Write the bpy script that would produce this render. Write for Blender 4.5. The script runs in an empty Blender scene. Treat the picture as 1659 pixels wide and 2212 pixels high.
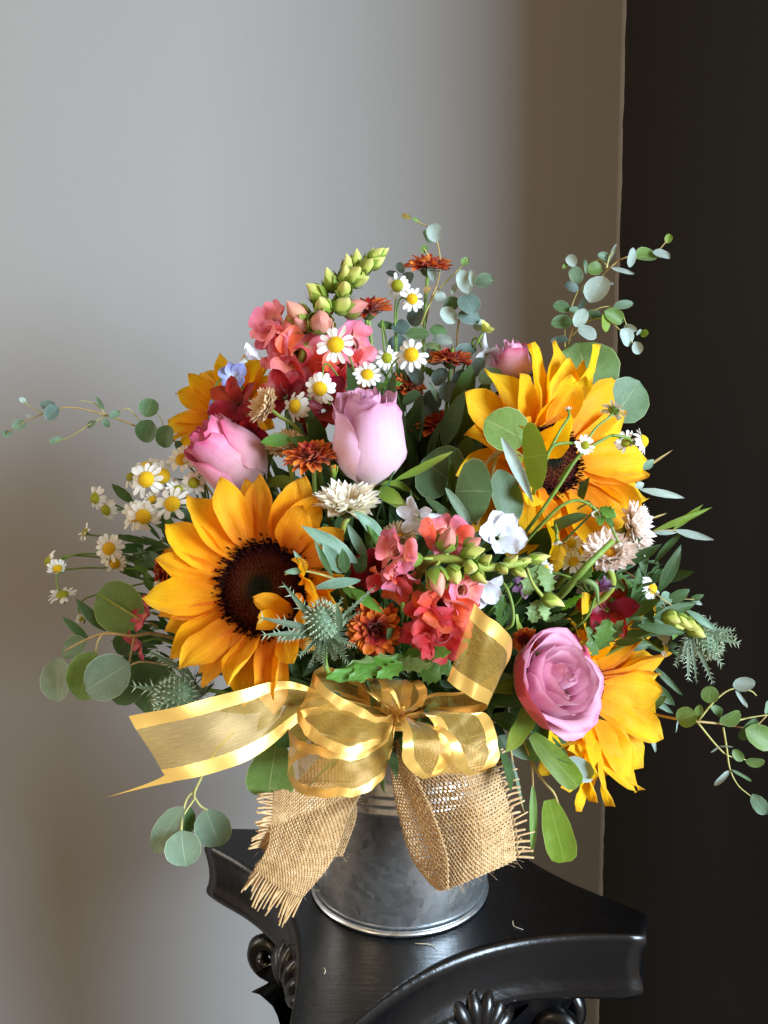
import bpy, math, random
import numpy as np
from mathutils import Matrix, Vector

# ---------------------------------------------------------------- camera
SC = bpy.context.scene
COL = SC.collection
CM = 0.01                                   # all builders work in centimetres
F_PX, PITCH = 1671.0, math.radians(5.2)     # measured on a 1659 x 2212 copy of the photograph
CAMP = np.array([-1.16, -55.7, 133.2])      # pail axis stands at x = y = 0, pedestal top at z = 100
cam = bpy.data.cameras.new('camera')
cam.sensor_fit = 'VERTICAL'
cam.angle_y = 2 * math.atan(1106.0 / F_PX)
cam.clip_start, cam.clip_end = 0.02, 50
camo = bpy.data.objects.new('camera', cam)
COL.objects.link(camo)
camo.location = CAMP * CM
camo.rotation_euler = (math.pi / 2 - PITCH, 0, 0)
SC.camera = camo

# ---------------------------------------------------------------- light
world = bpy.data.worlds.new('World')
SC.world = world
world.use_nodes = True
wbg = world.node_tree.nodes['Background']
wbg.inputs[0].default_value = (1.0, 0.73, 0.44, 1)
wbg.inputs[1].default_value = 0.35


def area(name, loc, target, size, size_y, power, col):
    l = bpy.data.lights.new(name, 'AREA')
    l.shape = 'RECTANGLE'
    l.size, l.size_y = size * CM, size_y * CM
    l.energy, l.color = power, col
    o = bpy.data.objects.new(name, l)
    COL.objects.link(o)
    o.location = Vector(loc) * CM
    o.rotation_euler = (Vector(target) - Vector(loc)).to_track_quat('-Z', 'Y').to_euler()
    return o


area('window_light', (190, -165, 158), (-10, 10, 126), 105, 120, 150.0, (0.66, 0.83, 1.0))
area('pail_streak_light', (-150, -14, 140), (0, 0, 110), 16, 120, 6.0, (1.0, 0.93, 0.84))  # added strip lamp: stands in for the bright left wall mirrored in the pail
area('room_lamp_light', (-105, -150, 150), (0, 0, 110), 12, 90, 3.2, (1.0, 0.74, 0.48))

SC.view_settings.view_transform = 'Standard'
SC.view_settings.look = 'None'
SC.view_settings.exposure = 0.42
SC.view_settings.gamma = 1.0
SC.render.engine = 'CYCLES'
try:
    SC.cycles.max_bounces = 8
    SC.cycles.transparent_max_bounces = 12
    SC.cycles.use_denoising = True
except Exception:
    pass


# ---------------------------------------------------------------- measuring helpers
def ray(px, py):
    a, b = (px - 829.5) / F_PX, -(py - 1106) / F_PX
    return np.array([a, math.cos(PITCH) + b * math.sin(PITCH), -math.sin(PITCH) + b * math.cos(PITCH)])


def W(px, py, y):                           # the point of the place seen at a pixel, at depth y
    r = ray(px, py)
    return CAMP + r * ((y - CAMP[1]) / r[1])


def cmpx(px, y):                            # pixels to centimetres at depth y
    return px * (y - CAMP[1]) / F_PX


def K(x0, y0):                              # pixels of an enlarged crop of the photograph
    return lambda a, b: ((x0 + a * .66305) / 1.84448, (y0 + b * .66305) / 1.84448)


c1, c2, c3, c4, c5, c6, c7, c8, c9 = K(900, 800), K(1700, 850), K(0, 1350), K(900, 1500), K(1700, 1300), K(500, 1850), K(1300, 1900), K(1960, 1900), K(0, 2050)
c10, c11, c12 = K(400, 2600), K(1100, 2600), K(1960, 2500)


def nrm(v):
    v = np.array(v, float)
    return v / (np.linalg.norm(v) + 1e-12)


def frame(n, roll=0.0):
    z = nrm(n)
    up = np.array([0, 0, 1.0]) if abs(z[2]) < 0.93 else np.array([0, 1.0, 0])
    x = nrm(np.cross(up, z))
    y = np.cross(z, x)
    m = np.stack([x, y, z], 1)
    c, s = math.cos(roll), math.sin(roll)
    return m @ np.array([[c, -s, 0], [s, c, 0], [0, 0, 1]])


def crom(P, n):
    P = np.array(P, float)
    if len(P) == 2:
        t = np.linspace(0, 1, n)[:, None]
        return P[0] * (1 - t) + P[1] * t
    Q = np.vstack([2 * P[0] - P[1], P, 2 * P[-1] - P[-2]])
    out = []
    for u in np.linspace(0, len(P) - 1 - 1e-9, n):
        i = int(u)
        f = u - i
        a, b, c, d = Q[i], Q[i + 1], Q[i + 2], Q[i + 3]
        out.append(.5 * (2 * b + (c - a) * f + (2 * a - 5 * b + 4 * c - d) * f * f + (3 * b - a - 3 * c + d) * f ** 3))
    return np.array(out)


# ---------------------------------------------------------------- mesh helpers
class MB:
    def __init__(self):
        self.V, self.F, self.U, self.n = [], [], [], 0

    def add(self, V, F, U=None):
        V = np.asarray(V, float)
        self.V.append(V)
        self.F += [tuple(i + self.n for i in f) for f in F]
        self.U.append(np.asarray(U, float) if U is not None else np.zeros((len(V), 2)))
        self.n += len(V)
        return self

    def grid(self, G, closed=False, U=None):
        a, b = G.shape[:2]
        F = []
        for i in range(a - 1):
            for j in range(b if closed else b - 1):
                k = (j + 1) % b
                F.append((i * b + j, i * b + k, (i + 1) * b + k, (i + 1) * b + j))
        if U is None:
            tt, ss = np.meshgrid(np.linspace(0, 1, a), np.linspace(0, 1, b), indexing='ij')
            U = np.stack([ss, tt], -1)
        return self.add(G.reshape(-1, 3), F, U.reshape(-1, 2))

    def tube(self, P, r, sides=6, n=None):
        P = np.array(P, float)
        if n:
            P = crom(P, n)
        m = len(P)
        r = np.interp(np.linspace(0, 1, m), np.linspace(0, 1, np.size(r)), np.atleast_1d(r)) if np.size(r) > 1 else np.full(m, float(np.atleast_1d(r)[0]))
        T = np.gradient(P, axis=0)
        T /= np.linalg.norm(T, axis=1)[:, None] + 1e-9
        a = nrm(np.cross(T[0], [0.31, 0.2, 0.93]))
        G = np.zeros((m, sides, 3))
        ph = np.arange(sides) * 2 * math.pi / sides
        for i in range(m):
            a = nrm(a - T[i] * np.dot(a, T[i]))
            b = np.cross(T[i], a)
            G[i] = P[i] + r[i] * (np.cos(ph)[:, None] * a + np.sin(ph)[:, None] * b)
        n0 = self.n
        self.grid(G, closed=True)
        self.F.append(tuple(n0 + k for k in range(sides))[::-1])
        self.F.append(tuple(n0 + (m - 1) * sides + k for k in range(sides)))
        return self

    def mesh(self, name, mat, smooth=True):
        V = np.concatenate(self.V) * CM
        U = np.concatenate(self.U)
        me = bpy.data.meshes.new(name)
        me.from_pydata(V.tolist(), [], self.F)
        uv = me.uv_layers.new(name='UVMap')
        li = np.zeros(len(me.loops), dtype=np.int32)
        me.loops.foreach_get('vertex_index', li)
        uv.data.foreach_set('uv', U[li].astype(np.float32).ravel())
        if smooth:
            me.polygons.foreach_set('use_smooth', np.ones(len(me.polygons), dtype=bool))
        me.materials.append(mat)
        me.update()
        return me

    def build(self, name, mat, parent=None, M=None, smooth=True, world=False):
        if world and parent is not None:      # vertices given in place; bring them into the parent's frame
            inv = INV[parent.name]
            self.V = [v @ inv[:3, :3].T + inv[:3, 3] for v in self.V]
        return link(name, self.mesh(name, mat, smooth), parent, M)


INV = {}


def link(name, me, parent=None, M=None):
    o = bpy.data.objects.new(name, me)
    COL.objects.link(o)
    if parent is not None:
        o.parent = parent
    if M is not None:
        o.matrix_local = M
    return o


def mat4(R, t):                               # rotation (3x3), translation in cm
    m = Matrix.Identity(4)
    for i in range(3):
        for j in range(3):
            m[i][j] = float(R[i][j])
        m[i][3] = float(t[i]) * CM
    return m


def thing(name, label, cat, pos=(0, 0, 0), R=None, group=None):
    o = bpy.data.objects.new(name, None)
    o.empty_display_size = 0.01
    COL.objects.link(o)
    R = np.eye(3) if R is None else R
    o.matrix_local = mat4(R, pos)
    inv = np.eye(4)
    inv[:3, :3] = R.T
    inv[:3, 3] = -R.T @ np.array(pos, float)
    INV[o.name] = inv
    tag(o, label, cat, group)
    return o


def tag(o, label=None, cat=None, group=None, kind=None):
    if label:
        o['label'] = label
    if cat:
        o['category'] = cat
    if group:
        o['group'] = group
    if kind:
        o['kind'] = kind
    return o


# ---------------------------------------------------------------- materials
def lin(c):
    return tuple(((x / 255) / 12.92 if x / 255 <= .04045 else ((x / 255 + .055) / 1.055) ** 2.4) for x in c) + (1,)


class NT:
    def __init__(self, name):
        self.m = bpy.data.materials.new(name)
        self.m.use_nodes = True
        self.t = self.m.node_tree
        self.t.nodes.clear()
        self.out = self.n('ShaderNodeOutputMaterial')

    def n(self, kind, **kw):
        nd = self.t.nodes.new(kind)
        for k, v in kw.items():
            if k.startswith('i_'):
                nd.inputs[k[2:].replace('_', ' ')].default_value = v
            else:
                setattr(nd, k, v)
        return nd

    def l(self, a, b):
        self.t.links.new(a, b)

    def math(self, op, a, b=None, clamp=False):
        nd = self.n('ShaderNodeMath', operation=op, use_clamp=clamp)
        for i, v in enumerate((a, b)):
            if v is None:
                continue
            if isinstance(v, (int, float)):
                nd.inputs[i].default_value = v
            else:
                self.l(v, nd.inputs[i])
        return nd.outputs[0]

    def ramp(self, fac, stops, interp='LINEAR'):
        nd = self.n('ShaderNodeValToRGB')
        nd.color_ramp.interpolation = interp
        e = nd.color_ramp.elements
        while len(e) < len(stops):
            e.new(0.5)
        for el, (p, c) in zip(e, stops):
            el.position = p
            el.color = c if len(c) == 4 else tuple(c) + (1,)
        self.l(fac, nd.inputs[0])
        return nd.outputs[0]

    def mix(self, fac, a, b, blend='MIX'):
        nd = self.n('ShaderNodeMix', data_type='RGBA', blend_type=blend)
        for i, v in ((0, fac), (6, a), (7, b)):
            if isinstance(v, (int, float)):
                nd.inputs[i].default_value = v
            elif isinstance(v, tuple):
                nd.inputs[i].default_value = v
            else:
                self.l(v, nd.inputs[i])
        return nd.outputs[2]

    def mapped(self, src, scale):
        mp = self.n('ShaderNodeMapping')
        mp.inputs['Scale'].default_value = scale
        self.l(src, mp.inputs[0])
        return mp.outputs[0]

    def noise(self, vec, scale, detail=3, rough=.55):
        nd = self.n('ShaderNodeTexNoise')
        nd.inputs['Scale'].default_value = scale
        nd.inputs['Detail'].default_value = detail
        nd.inputs['Roughness'].default_value = rough
        self.l(vec, nd.inputs['Vector'])
        return nd.outputs[0]

    def bump(self, h, strength, dist):
        nd = self.n('ShaderNodeBump')
        nd.inputs['Strength'].default_value = strength
        nd.inputs['Distance'].default_value = dist
        self.l(h, nd.inputs['Height'])
        return nd.outputs[0]

    def principled(self, col, rough=.5, metal=0., normal=None, spec=.5, sheen=0.):
        p = self.n('ShaderNodeBsdfPrincipled')
        for k, v in (('Base Color', col), ('Roughness', rough), ('Metallic', metal)):
            if isinstance(v, (int, float, tuple)):
                p.inputs[k].default_value = v
            else:
                self.l(v, p.inputs[k])
        p.inputs['Specular IOR Level'].default_value = spec
        p.inputs['Sheen Weight'].default_value = sheen
        if normal is not None:
            self.l(normal, p.inputs['Normal'])
        return p

    def done(self, sh):
        self.l(sh, self.out.inputs[0])
        return self.m


def petal_mat(name, stops, transl=.35, rough=.55, streak=.25, nstreak=14., var=.05, sheen=.15, bump=.35, tcol=None, spec=.3):
    """petal or leaf: colour runs from base (v=0) to tip (v=1); fine lengthwise streaks; light passes through"""
    k = NT(name)
    uv = k.n('ShaderNodeUVMap').outputs[0]
    sep = k.n('ShaderNodeSeparateXYZ')
    k.l(uv, sep.inputs[0])
    wob = k.noise(k.mapped(uv, (3, 2, 1)), 2.0)
    v = k.math('ADD', sep.outputs[1], k.math('MULTIPLY', k.math('SUBTRACT', wob, .5), .22))
    col = k.ramp(v, stops)
    st = k.noise(k.mapped(uv, (nstreak, 1.2, 1)), 1.6, 4)
    col = k.mix(k.math('MULTIPLY', k.math('SUBTRACT', .62, st, True), streak * 4, True), col, k.mix(1., col, (.55, .45, .45, 1), 'MULTIPLY'))
    geo = k.n('ShaderNodeNewGeometry')
    mot = k.noise(geo.outputs['Position'], 150., 5, .62)
    col = k.mix(k.math('MULTIPLY', k.math('SUBTRACT', mot, .45, True), 1.1, True), col, k.mix(1., col, (.80, .72, .72, 1), 'MULTIPLY'))
    hs = k.n('ShaderNodeHueSaturation')
    oi = k.n('ShaderNodeObjectInfo')
    k.l(col, hs.inputs['Color'])
    k.l(k.math('ADD', 1 - var * 1.5, k.math('MULTIPLY', oi.outputs['Random'], var * 3)), hs.inputs['Value'])
    k.l(k.math('ADD', .5 - var * .16, k.math('MULTIPLY', oi.outputs['Random'], var * .32)), hs.inputs['Hue'])
    col = hs.outputs[0]
    nb = k.bump(k.math('ADD', st, k.math('MULTIPLY', mot, .7)), bump, .0008)
    p = k.principled(col, rough, 0, nb, spec, sheen)
    tr = k.n('ShaderNodeBsdfTranslucent')
    if tcol:
        k.l(k.mix(.6, col, tcol), tr.inputs[0])
    else:
        k.l(col, tr.inputs[0])
    mx = k.n('ShaderNodeMixShader')
    mx.inputs[0].default_value = transl
    k.l(p.outputs[0], mx.inputs[1])
    k.l(tr.outputs[0], mx.inputs[2])
    return k.done(mx.outputs[0])


def leaf_mat(name, c, vein, edge, tcol, transl=.25, rough=.5, veins=7., var=.12):
    k = NT(name)
    uv = k.n('ShaderNodeUVMap').outputs[0]
    sep = k.n('ShaderNodeSeparateXYZ')
    k.l(uv, sep.inputs[0])
    s = k.math('ABSOLUTE', k.math('SUBTRACT', k.math('MULTIPLY', sep.outputs[0], 2.), 1.))
    nz = k.noise(k.mapped(uv, (3, 3, 1)), 2.2, 4)
    geo = k.n('ShaderNodeNewGeometry')
    big = k.noise(geo.outputs['Position'], 55., 3)
    col = k.mix(k.math('MULTIPLY', big, .9, True), c, tuple(x * .58 for x in c[:3]) + (1,))
    blm = k.math('MULTIPLY', k.math('SUBTRACT', k.noise(geo.outputs['Position'], 120., 5, .7), .5, True), 1.6, True)
    col = k.mix(blm, col, tuple(min(1, x * 1.25 + .06) for x in c[:3]) + (1,))
    # side veins leave the midrib at a slant
    w = k.math('SUBTRACT', k.math('ADD', sep.outputs[1], k.math('MULTIPLY', nz, .10)), k.math('MULTIPLY', s, .38))
    fr = k.math('ABSOLUTE', k.math('SUBTRACT', k.math('FRACT', k.math('MULTIPLY', w, veins)), .5))
    sv = k.math('MULTIPLY', k.math('SUBTRACT', .045, fr, True), 9., True)
    mid = k.math('MULTIPLY', k.math('SUBTRACT', .035, s, True), 40., True)
    vm = k.math('MAXIMUM', mid, sv)
    col = k.mix(k.math('MULTIPLY', vm, k.math('MULTIPLY', nz, 1.1)), col, vein)
    ed = k.math('MULTIPLY', k.math('SUBTRACT', s, .955, True), 30., True)
    col = k.mix(k.math('MULTIPLY', ed, .8), col, edge)
    spot = k.math('MULTIPLY', k.math('SUBTRACT', k.noise(geo.outputs['Position'], 210., 2), .74, True), 8., True)
    col = k.mix(spot, col, lin((110, 92, 52)))
    hs = k.n('ShaderNodeHueSaturation')
    oi = k.n('ShaderNodeObjectInfo')
    k.l(col, hs.inputs['Color'])
    k.l(k.math('ADD', 1 - var * 1.5, k.math('MULTIPLY', oi.outputs['Random'], var * 3)), hs.inputs['Value'])
    col = hs.outputs[0]
    nb = k.bump(k.math('ADD', nz, k.math('MULTIPLY', vm, .6)), .3, .0006)
    p = k.principled(col, rough, 0, nb, .4, .1)
    tr = k.n('ShaderNodeBsdfTranslucent')
    k.l(k.mix(.65, col, tcol), tr.inputs[0])
    mx = k.n('ShaderNodeMixShader')
    mx.inputs[0].default_value = transl
    k.l(p.outputs[0], mx.inputs[1])
    k.l(tr.outputs[0], mx.inputs[2])
    return k.done(mx.outputs[0])


def plain_mat(name, a, b, scale=60., rough=.6, bump=.3, transl=0., dist=.0008, spec=.35):
    k = NT(name)
    tc = k.n('ShaderNodeTexCoord').outputs['Object']
    nz = k.noise(tc, scale, 4)
    col = k.ramp(nz, [(.3, a), (.7, b)])
    p = k.principled(col, rough, 0, k.bump(nz, bump, dist), spec)
    if transl:
        tr = k.n('ShaderNodeBsdfTranslucent')
        k.l(col, tr.inputs[0])
        mx = k.n('ShaderNodeMixShader')
        mx.inputs[0].default_value = transl
        k.l(p.outputs[0], mx.inputs[1])
        k.l(tr.outputs[0], mx.inputs[2])
        return k.done(mx.outputs[0])
    return k.done(p.outputs[0])


L = lin
M = {}
M['sun'] = petal_mat('sunflower_petal_shaded', [(0., L((250, 134, 4))), (.35, L((255, 168, 8))), (.92, L((255, 192, 18))), (1., L((240, 164, 20)))], .46, .55, .18, 24, .07, .1, .8)  # deeper orange: the softer, shaded light is painted into the petal colour
M['sun_lit'] = petal_mat('sunflower_petal_lit', [(0., L((246, 148, 4))), (.35, L((255, 184, 8))), (.92, L((255, 206, 22))), (1., L((238, 176, 24)))], .46, .55, .17, 24, .06, .1, .8)  # same petal in brighter yellow, strong daylight painted into the colour
M['rose'] = petal_mat('rose_lavender', [(0., L((244, 224, 208))), (.25, L((238, 200, 208))), (.7, L((230, 184, 208))), (.94, L((222, 168, 196))), (1., L((198, 132, 162)))], .3, .5, .14, 18, .03, .3, .12)
M['rose_pink'] = petal_mat('rose_pink', [(0., L((246, 222, 212))), (.4, L((240, 190, 198))), (.8, L((230, 150, 176))), (1., L((206, 84, 124)))], .3, .5, .16, 18, .03, .3, .12)
M['rose_red'] = petal_mat('rose_outer_red', [(0., L((214, 150, 120))), (.35, L((204, 86, 86))), (.85, L((208, 74, 98))), (1., L((220, 84, 130)))], .25, .5, .14, 7, .03, .25, .12)
M['rose_deep'] = petal_mat('rose_mauve', [(0., L((214, 116, 138))), (.5, L((230, 152, 182))), (.93, L((240, 184, 206))), (1., L((216, 138, 168)))], .32, .5, .14, 18, .03, .3, .12)
M['coral'] = petal_mat('snapdragon_coral', [(0., L((226, 92, 72))), (.5, L((236, 66, 42))), (1., L((238, 104, 100)))], .36, .5, .2, 10, .12, .3, .2)
M['coral_pink'] = petal_mat('snapdragon_pink', [(0., L((244, 200, 170))), (.45, L((234, 118, 120))), (1., L((236, 134, 158)))], .33, .5, .2, 10, .12, .3, .2)
M['bud_peach'] = petal_mat('snapdragon_bud_peach', [(0., L((190, 178, 100))), (.35, L((222, 160, 128))), (1., L((214, 136, 124)))], .2, .5, .14, 8, .05, .2, .2)
M['bud_green'] = petal_mat('snapdragon_bud_green', [(0., L((134, 158, 50))), (.5, L((186, 196, 84))), (1., L((222, 216, 130)))], .25, .5, .14, 8, .06, .2, .2)
M['sepal'] = petal_mat('green_sepal', [(0., L((100, 128, 38))), (.6, L((126, 150, 48))), (1., L((160, 170, 76)))], .25, .55, .2, 8, .08, .1, .3)
M['sepal_dark'] = petal_mat('dark_sepal', [(0., L((64, 84, 34))), (1., L((88, 104, 44)))], .2, .55, .2, 8, .08, .1, .3)
M['rust'] = petal_mat('chrysanthemum_rust', [(0., L((120, 22, 8))), (.45, L((186, 56, 14))), (1., L((236, 124, 34)))], .25, .5, .2, 5, .1, .15, .3)
M['rust_dark'] = petal_mat('chrysanthemum_inner', [(0., L((70, 8, 6))), (.6, L((134, 28, 12))), (1., L((190, 66, 24)))], .2, .5, .2, 5, .1, .15, .3)
M['straw'] = petal_mat('strawflower_cream', [(0., L((232, 212, 150))), (.4, L((246, 238, 206))), (1., L((254, 252, 244)))], .38, .42, .06, 8, .04, .1, .3, spec=.5)
M['straw_pink'] = petal_mat('strawflower_blush', [(0., L((244, 224, 184))), (.5, L((253, 242, 228))), (1., L((253, 236, 230)))], .4, .42, .06, 8, .04, .1, .3, spec=.5)
M['straw_dry'] = petal_mat('strawflower_tan', [(0., L((206, 164, 108))), (.5, L((234, 204, 156))), (1., L((240, 218, 184)))], .3, .45, .2, 8, .05, .1, .3)
M['white'] = petal_mat('chamomile_petal', [(0., L((226, 226, 200))), (.3, L((240, 238, 226))), (1., L((246, 245, 238)))], .3, .5, .1, 5, .02, .1, .4)
M['delph'] = petal_mat('delphinium_white', [(0., L((214, 222, 200))), (.3, L((226, 228, 238))), (1., L((236, 238, 244)))], .35, .5, .12, 7, .03, .2, .25)
M['delph_blue'] = petal_mat('delphinium_blue', [(0., L((226, 228, 226))), (.35, L((176, 184, 226))), (1., L((140, 150, 214)))], .35, .5, .14, 7, .05, .2, .25)
M['alstro'] = petal_mat('alstroemeria_red', [(0., L((100, 6, 10))), (.5, L((152, 10, 18))), (1., L((122, 6, 14)))], .28, .45, .2, 7, .08, .04, .25)
M['plum'] = petal_mat('alstroemeria_plum', [(0., L((98, 30, 66))), (.6, L((112, 60, 104))), (1., L((132, 110, 120)))], .25, .45, .2, 7, .08, .3, .25)
M['anther'] = plain_mat('chamomile_disc', L((206, 158, 12)), L((238, 196, 24)), 900, .7, .8)
M['straw_disc'] = plain_mat('strawflower_disc', L((196, 120, 10)), L((236, 172, 24)), 900, .7, .8)
M['anther_green'] = plain_mat('chamomile_disc_green', L((132, 140, 26)), L((184, 176, 36)), 900, .7, .8)
M['stem'] = plain_mat('green_stem', L((92, 122, 48)), L((128, 152, 66)), 160, .5, .3, .1)
M['stem_pale'] = plain_mat('pale_stem', L((128, 142, 52)), L((160, 168, 78)), 160, .5, .3, .1)
M['stem_dark'] = plain_mat('dark_stem', L((58, 84, 40)), L((86, 108, 54)), 160, .55, .3)
M['twig'] = plain_mat('brown_twig', L((146, 120, 72)), L((176, 152, 96)), 200, .6, .3)
M['twig_pale'] = plain_mat('olive_twig', L((150, 148, 84)), L((184, 176, 108)), 200, .6, .3)
M['euc'] = leaf_mat('eucalyptus_grey_green', L((120, 142, 118)), L((164, 178, 140)), L((176, 188, 150)), L((150, 176, 60)), .18)
M['euc_green'] = leaf_mat('eucalyptus_green', L((110, 142, 68)), L((164, 176, 116)), L((170, 184, 120)), L((140, 178, 40)), .3)
M['euc_dark'] = leaf_mat('eucalyptus_dark', L((80, 110, 66)), L((122, 142, 96)), L((140, 156, 108)), L((110, 150, 40)), .2)
M['euc_lime_lit'] = leaf_mat('eucalyptus_lime_lit', L((132, 164, 52)), L((168, 190, 88)), L((188, 206, 110)), L((170, 214, 16)), .5)  # yellow-green base colour carries painted light shining through the leaf
M['baby'] = leaf_mat('baby_eucalyptus_blue', L((156, 172, 162)), L((178, 194, 178)), L((188, 202, 186)), L((150, 180, 100)), .16, .55, 4.)
M['baby_green'] = leaf_mat('baby_eucalyptus_green', L((112, 140, 112)), L((156, 174, 140)), L((170, 184, 150)), L((140, 170, 60)), .25, .55, 4.)
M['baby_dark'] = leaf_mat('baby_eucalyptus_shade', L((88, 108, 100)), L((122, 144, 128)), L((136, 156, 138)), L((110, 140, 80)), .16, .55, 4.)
M['willow'] = leaf_mat('willow_eucalyptus', L((112, 146, 122)), L((150, 176, 140)), L((190, 196, 150)), L((120, 170, 70)), .2, .45, 10.)
M['willow_dark'] = leaf_mat('willow_dark', L((66, 96, 52)), L((104, 130, 80)), L((140, 158, 100)), L((100, 150, 40)), .25, .45, 10.)
M['fern'] = leaf_mat('lobed_leaf', L((92, 146, 50)), L((150, 178, 96)), L((170, 192, 100)), L((130, 190, 30)), .3, .45, 8.)
M['fern_pale'] = leaf_mat('lobed_leaf_pale', L((128, 158, 92)), L((172, 192, 128)), L((190, 204, 140)), L((150, 190, 60)), .3, .5, 6.)
M['leaf'] = leaf_mat('garden_leaf', L((82, 120, 48)), L((112, 140, 76)), L((110, 138, 70)), L((110, 160, 30)), .25, .45, 8.)
M['filler'] = leaf_mat('shadow_leaf', L((58, 90, 40)), L((76, 102, 56)), L((80, 104, 56)), L((80, 120, 30)), .2, .5, 7.)  # leaf green darkened, painting the shade of the gaps inside the bouquet
M['thistle'] = plain_mat('sea_holly_head', L((70, 96, 68)), L((104, 126, 96)), 300, .6, .6)
M['thistle_tip'] = plain_mat('sea_holly_tip', L((140, 156, 128)), L((176, 186, 160)), 300, .6, .3)
M['bract'] = leaf_mat('sea_holly_bract', L((76, 94, 62)), L((142, 156, 120)), L((158, 170, 136)), L((120, 160, 80)), .15, .5, 14.)


def sun_disc_mat():
    k = NT('sunflower_disc')
    uv = k.n('ShaderNodeUVMap').outputs[0]
    sep = k.n('ShaderNodeSeparateXYZ')
    k.l(uv, sep.inputs[0])
    tc = k.n('ShaderNodeTexCoord').outputs['Object']
    nz = k.noise(tc, 420., 3)
    v = k.math('ADD', sep.outputs[1], k.math('MULTIPLY', k.math('SUBTRACT', nz, .5), .16))
    col = k.ramp(v, [(0., L((24, 26, 14))), (.22, L((30, 28, 14))), (.36, L((74, 36, 16))), (.62, L((66, 20, 10))), (.8, L((34, 8, 8))), (1., L((20, 5, 6)))])
    p = k.principled(col, .8, 0, None, .08)
    return k.done(p.outputs[0])


M['disc'] = sun_disc_mat()


def wall_mat(name, a, b, rough, bump):
    k = NT(name)
    tc = k.n('ShaderNodeTexCoord').outputs['Object']
    big = k.noise(tc, 1.6, 3)
    fine = k.noise(tc, 190., 4)
    mid = k.noise(tc, 22., 4)
    col = k.mix(big, a, b)
    sp = k.math('MULTIPLY', k.math('SUBTRACT', k.noise(tc, 55., 2), .78, True), 9., True)
    col = k.mix(k.math('MULTIPLY', sp, .35), col, tuple(x * 1.8 for x in a[:3]) + (1,))
    h = k.math('ADD', k.math('MULTIPLY', fine, .5), mid)
    p = k.principled(col, rough, 0, k.bump(h, bump, .0015), .3)
    return k.done(p.outputs[0])


M['wall'] = wall_mat('grey_wall_paint', L((138, 136, 133)), L((145, 142, 139)), .75, .3)
M['wall_black'] = wall_mat('black_wall_paint', L((27, 24, 22)), L((30, 27, 25)), .6, .2)


def pail_mat():
    k = NT('galvanised_steel')
    tc = k.n('ShaderNodeTexCoord').outputs['Object']
    vo = k.n('ShaderNodeTexVoronoi')
    vo.inputs['Scale'].default_value = 210.
    warp = k.n('ShaderNodeVectorMath', operation='ADD')
    nzv = k.n('ShaderNodeTexNoise')
    nzv.inputs['Scale'].default_value = 90.
    k.l(tc, nzv.inputs['Vector'])
    sc = k.n('ShaderNodeVectorMath', operation='SCALE')
    sc.inputs['Scale'].default_value = .012
    k.l(nzv.outputs['Color'], sc.inputs[0])
    k.l(tc, warp.inputs[0])
    k.l(sc.outputs[0], warp.inputs[1])
    k.l(warp.outputs[0], vo.inputs['Vector'])
    sep = k.n('ShaderNodeSeparateColor')
    k.l(vo.outputs['Color'], sep.inputs[0])
    cloud = k.noise(tc, 14., 3)
    f = k.math('ADD', k.math('MULTIPLY', sep.outputs[0], .45), k.math('MULTIPLY', cloud, .55))
    col = k.ramp(f, [(.2, L((196, 200, 203))), (.5, L((210, 214, 217))), (.8, L((224, 226, 228)))])
    rg = k.math('ADD', .27, k.math('MULTIPLY', sep.outputs[1], .10))
    p = k.principled(col, rg, .95, k.bump(k.noise(tc, 30., 3), .06, .002))
    return k.done(p.outputs[0])


M['pail'] = pail_mat()


def black_gloss():
    k = NT('black_lacquer')
    tc = k.n('ShaderNodeTexCoord').outputs['Object']
    nz = k.noise(tc, 26., 5, .6)
    brush = k.noise(k.mapped(tc, (30, 260, 60)), 1.5, 4)
    rg = k.math('ADD', .15, k.math('MULTIPLY', nz, .24))
    chip = k.math('MULTIPLY', k.math('SUBTRACT', k.noise(tc, 120., 3), .745, True), 30., True)
    col = k.mix(k.math('MULTIPLY', chip, .5), L((8, 8, 10)), L((112, 104, 96)))
    p = k.principled(col, rg, 0, k.bump(k.math('ADD', nz, k.math('MULTIPLY', brush, .35)), .22, .003), .5)
    return k.done(p.outputs[0])


M['black'] = black_gloss()


def burlap_mat():
    k = NT('jute_yarn')
    tc = k.n('ShaderNodeTexCoord').outputs['Object']
    nz = k.noise(tc, 260., 4, .65)
    big = k.noise(tc, 40., 3)
    col = k.ramp(k.math('ADD', k.math('MULTIPLY', nz, .7), k.math('MULTIPLY', big, .3)), [(.25, L((164, 124, 76))), (.5, L((206, 168, 116))), (.78, L((232, 206, 166)))])
    p = k.principled(col, .85, 0, k.bump(nz, .7, .0006), .2, .3)
    tr = k.n('ShaderNodeBsdfTranslucent')
    k.l(col, tr.inputs[0])
    mx = k.n('ShaderNodeMixShader')
    mx.inputs[0].default_value = .15
    k.l(p.outputs[0], mx.inputs[1])
    k.l(tr.outputs[0], mx.inputs[2])
    return k.done(mx.outputs[0])


M['jute'] = burlap_mat()


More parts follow.
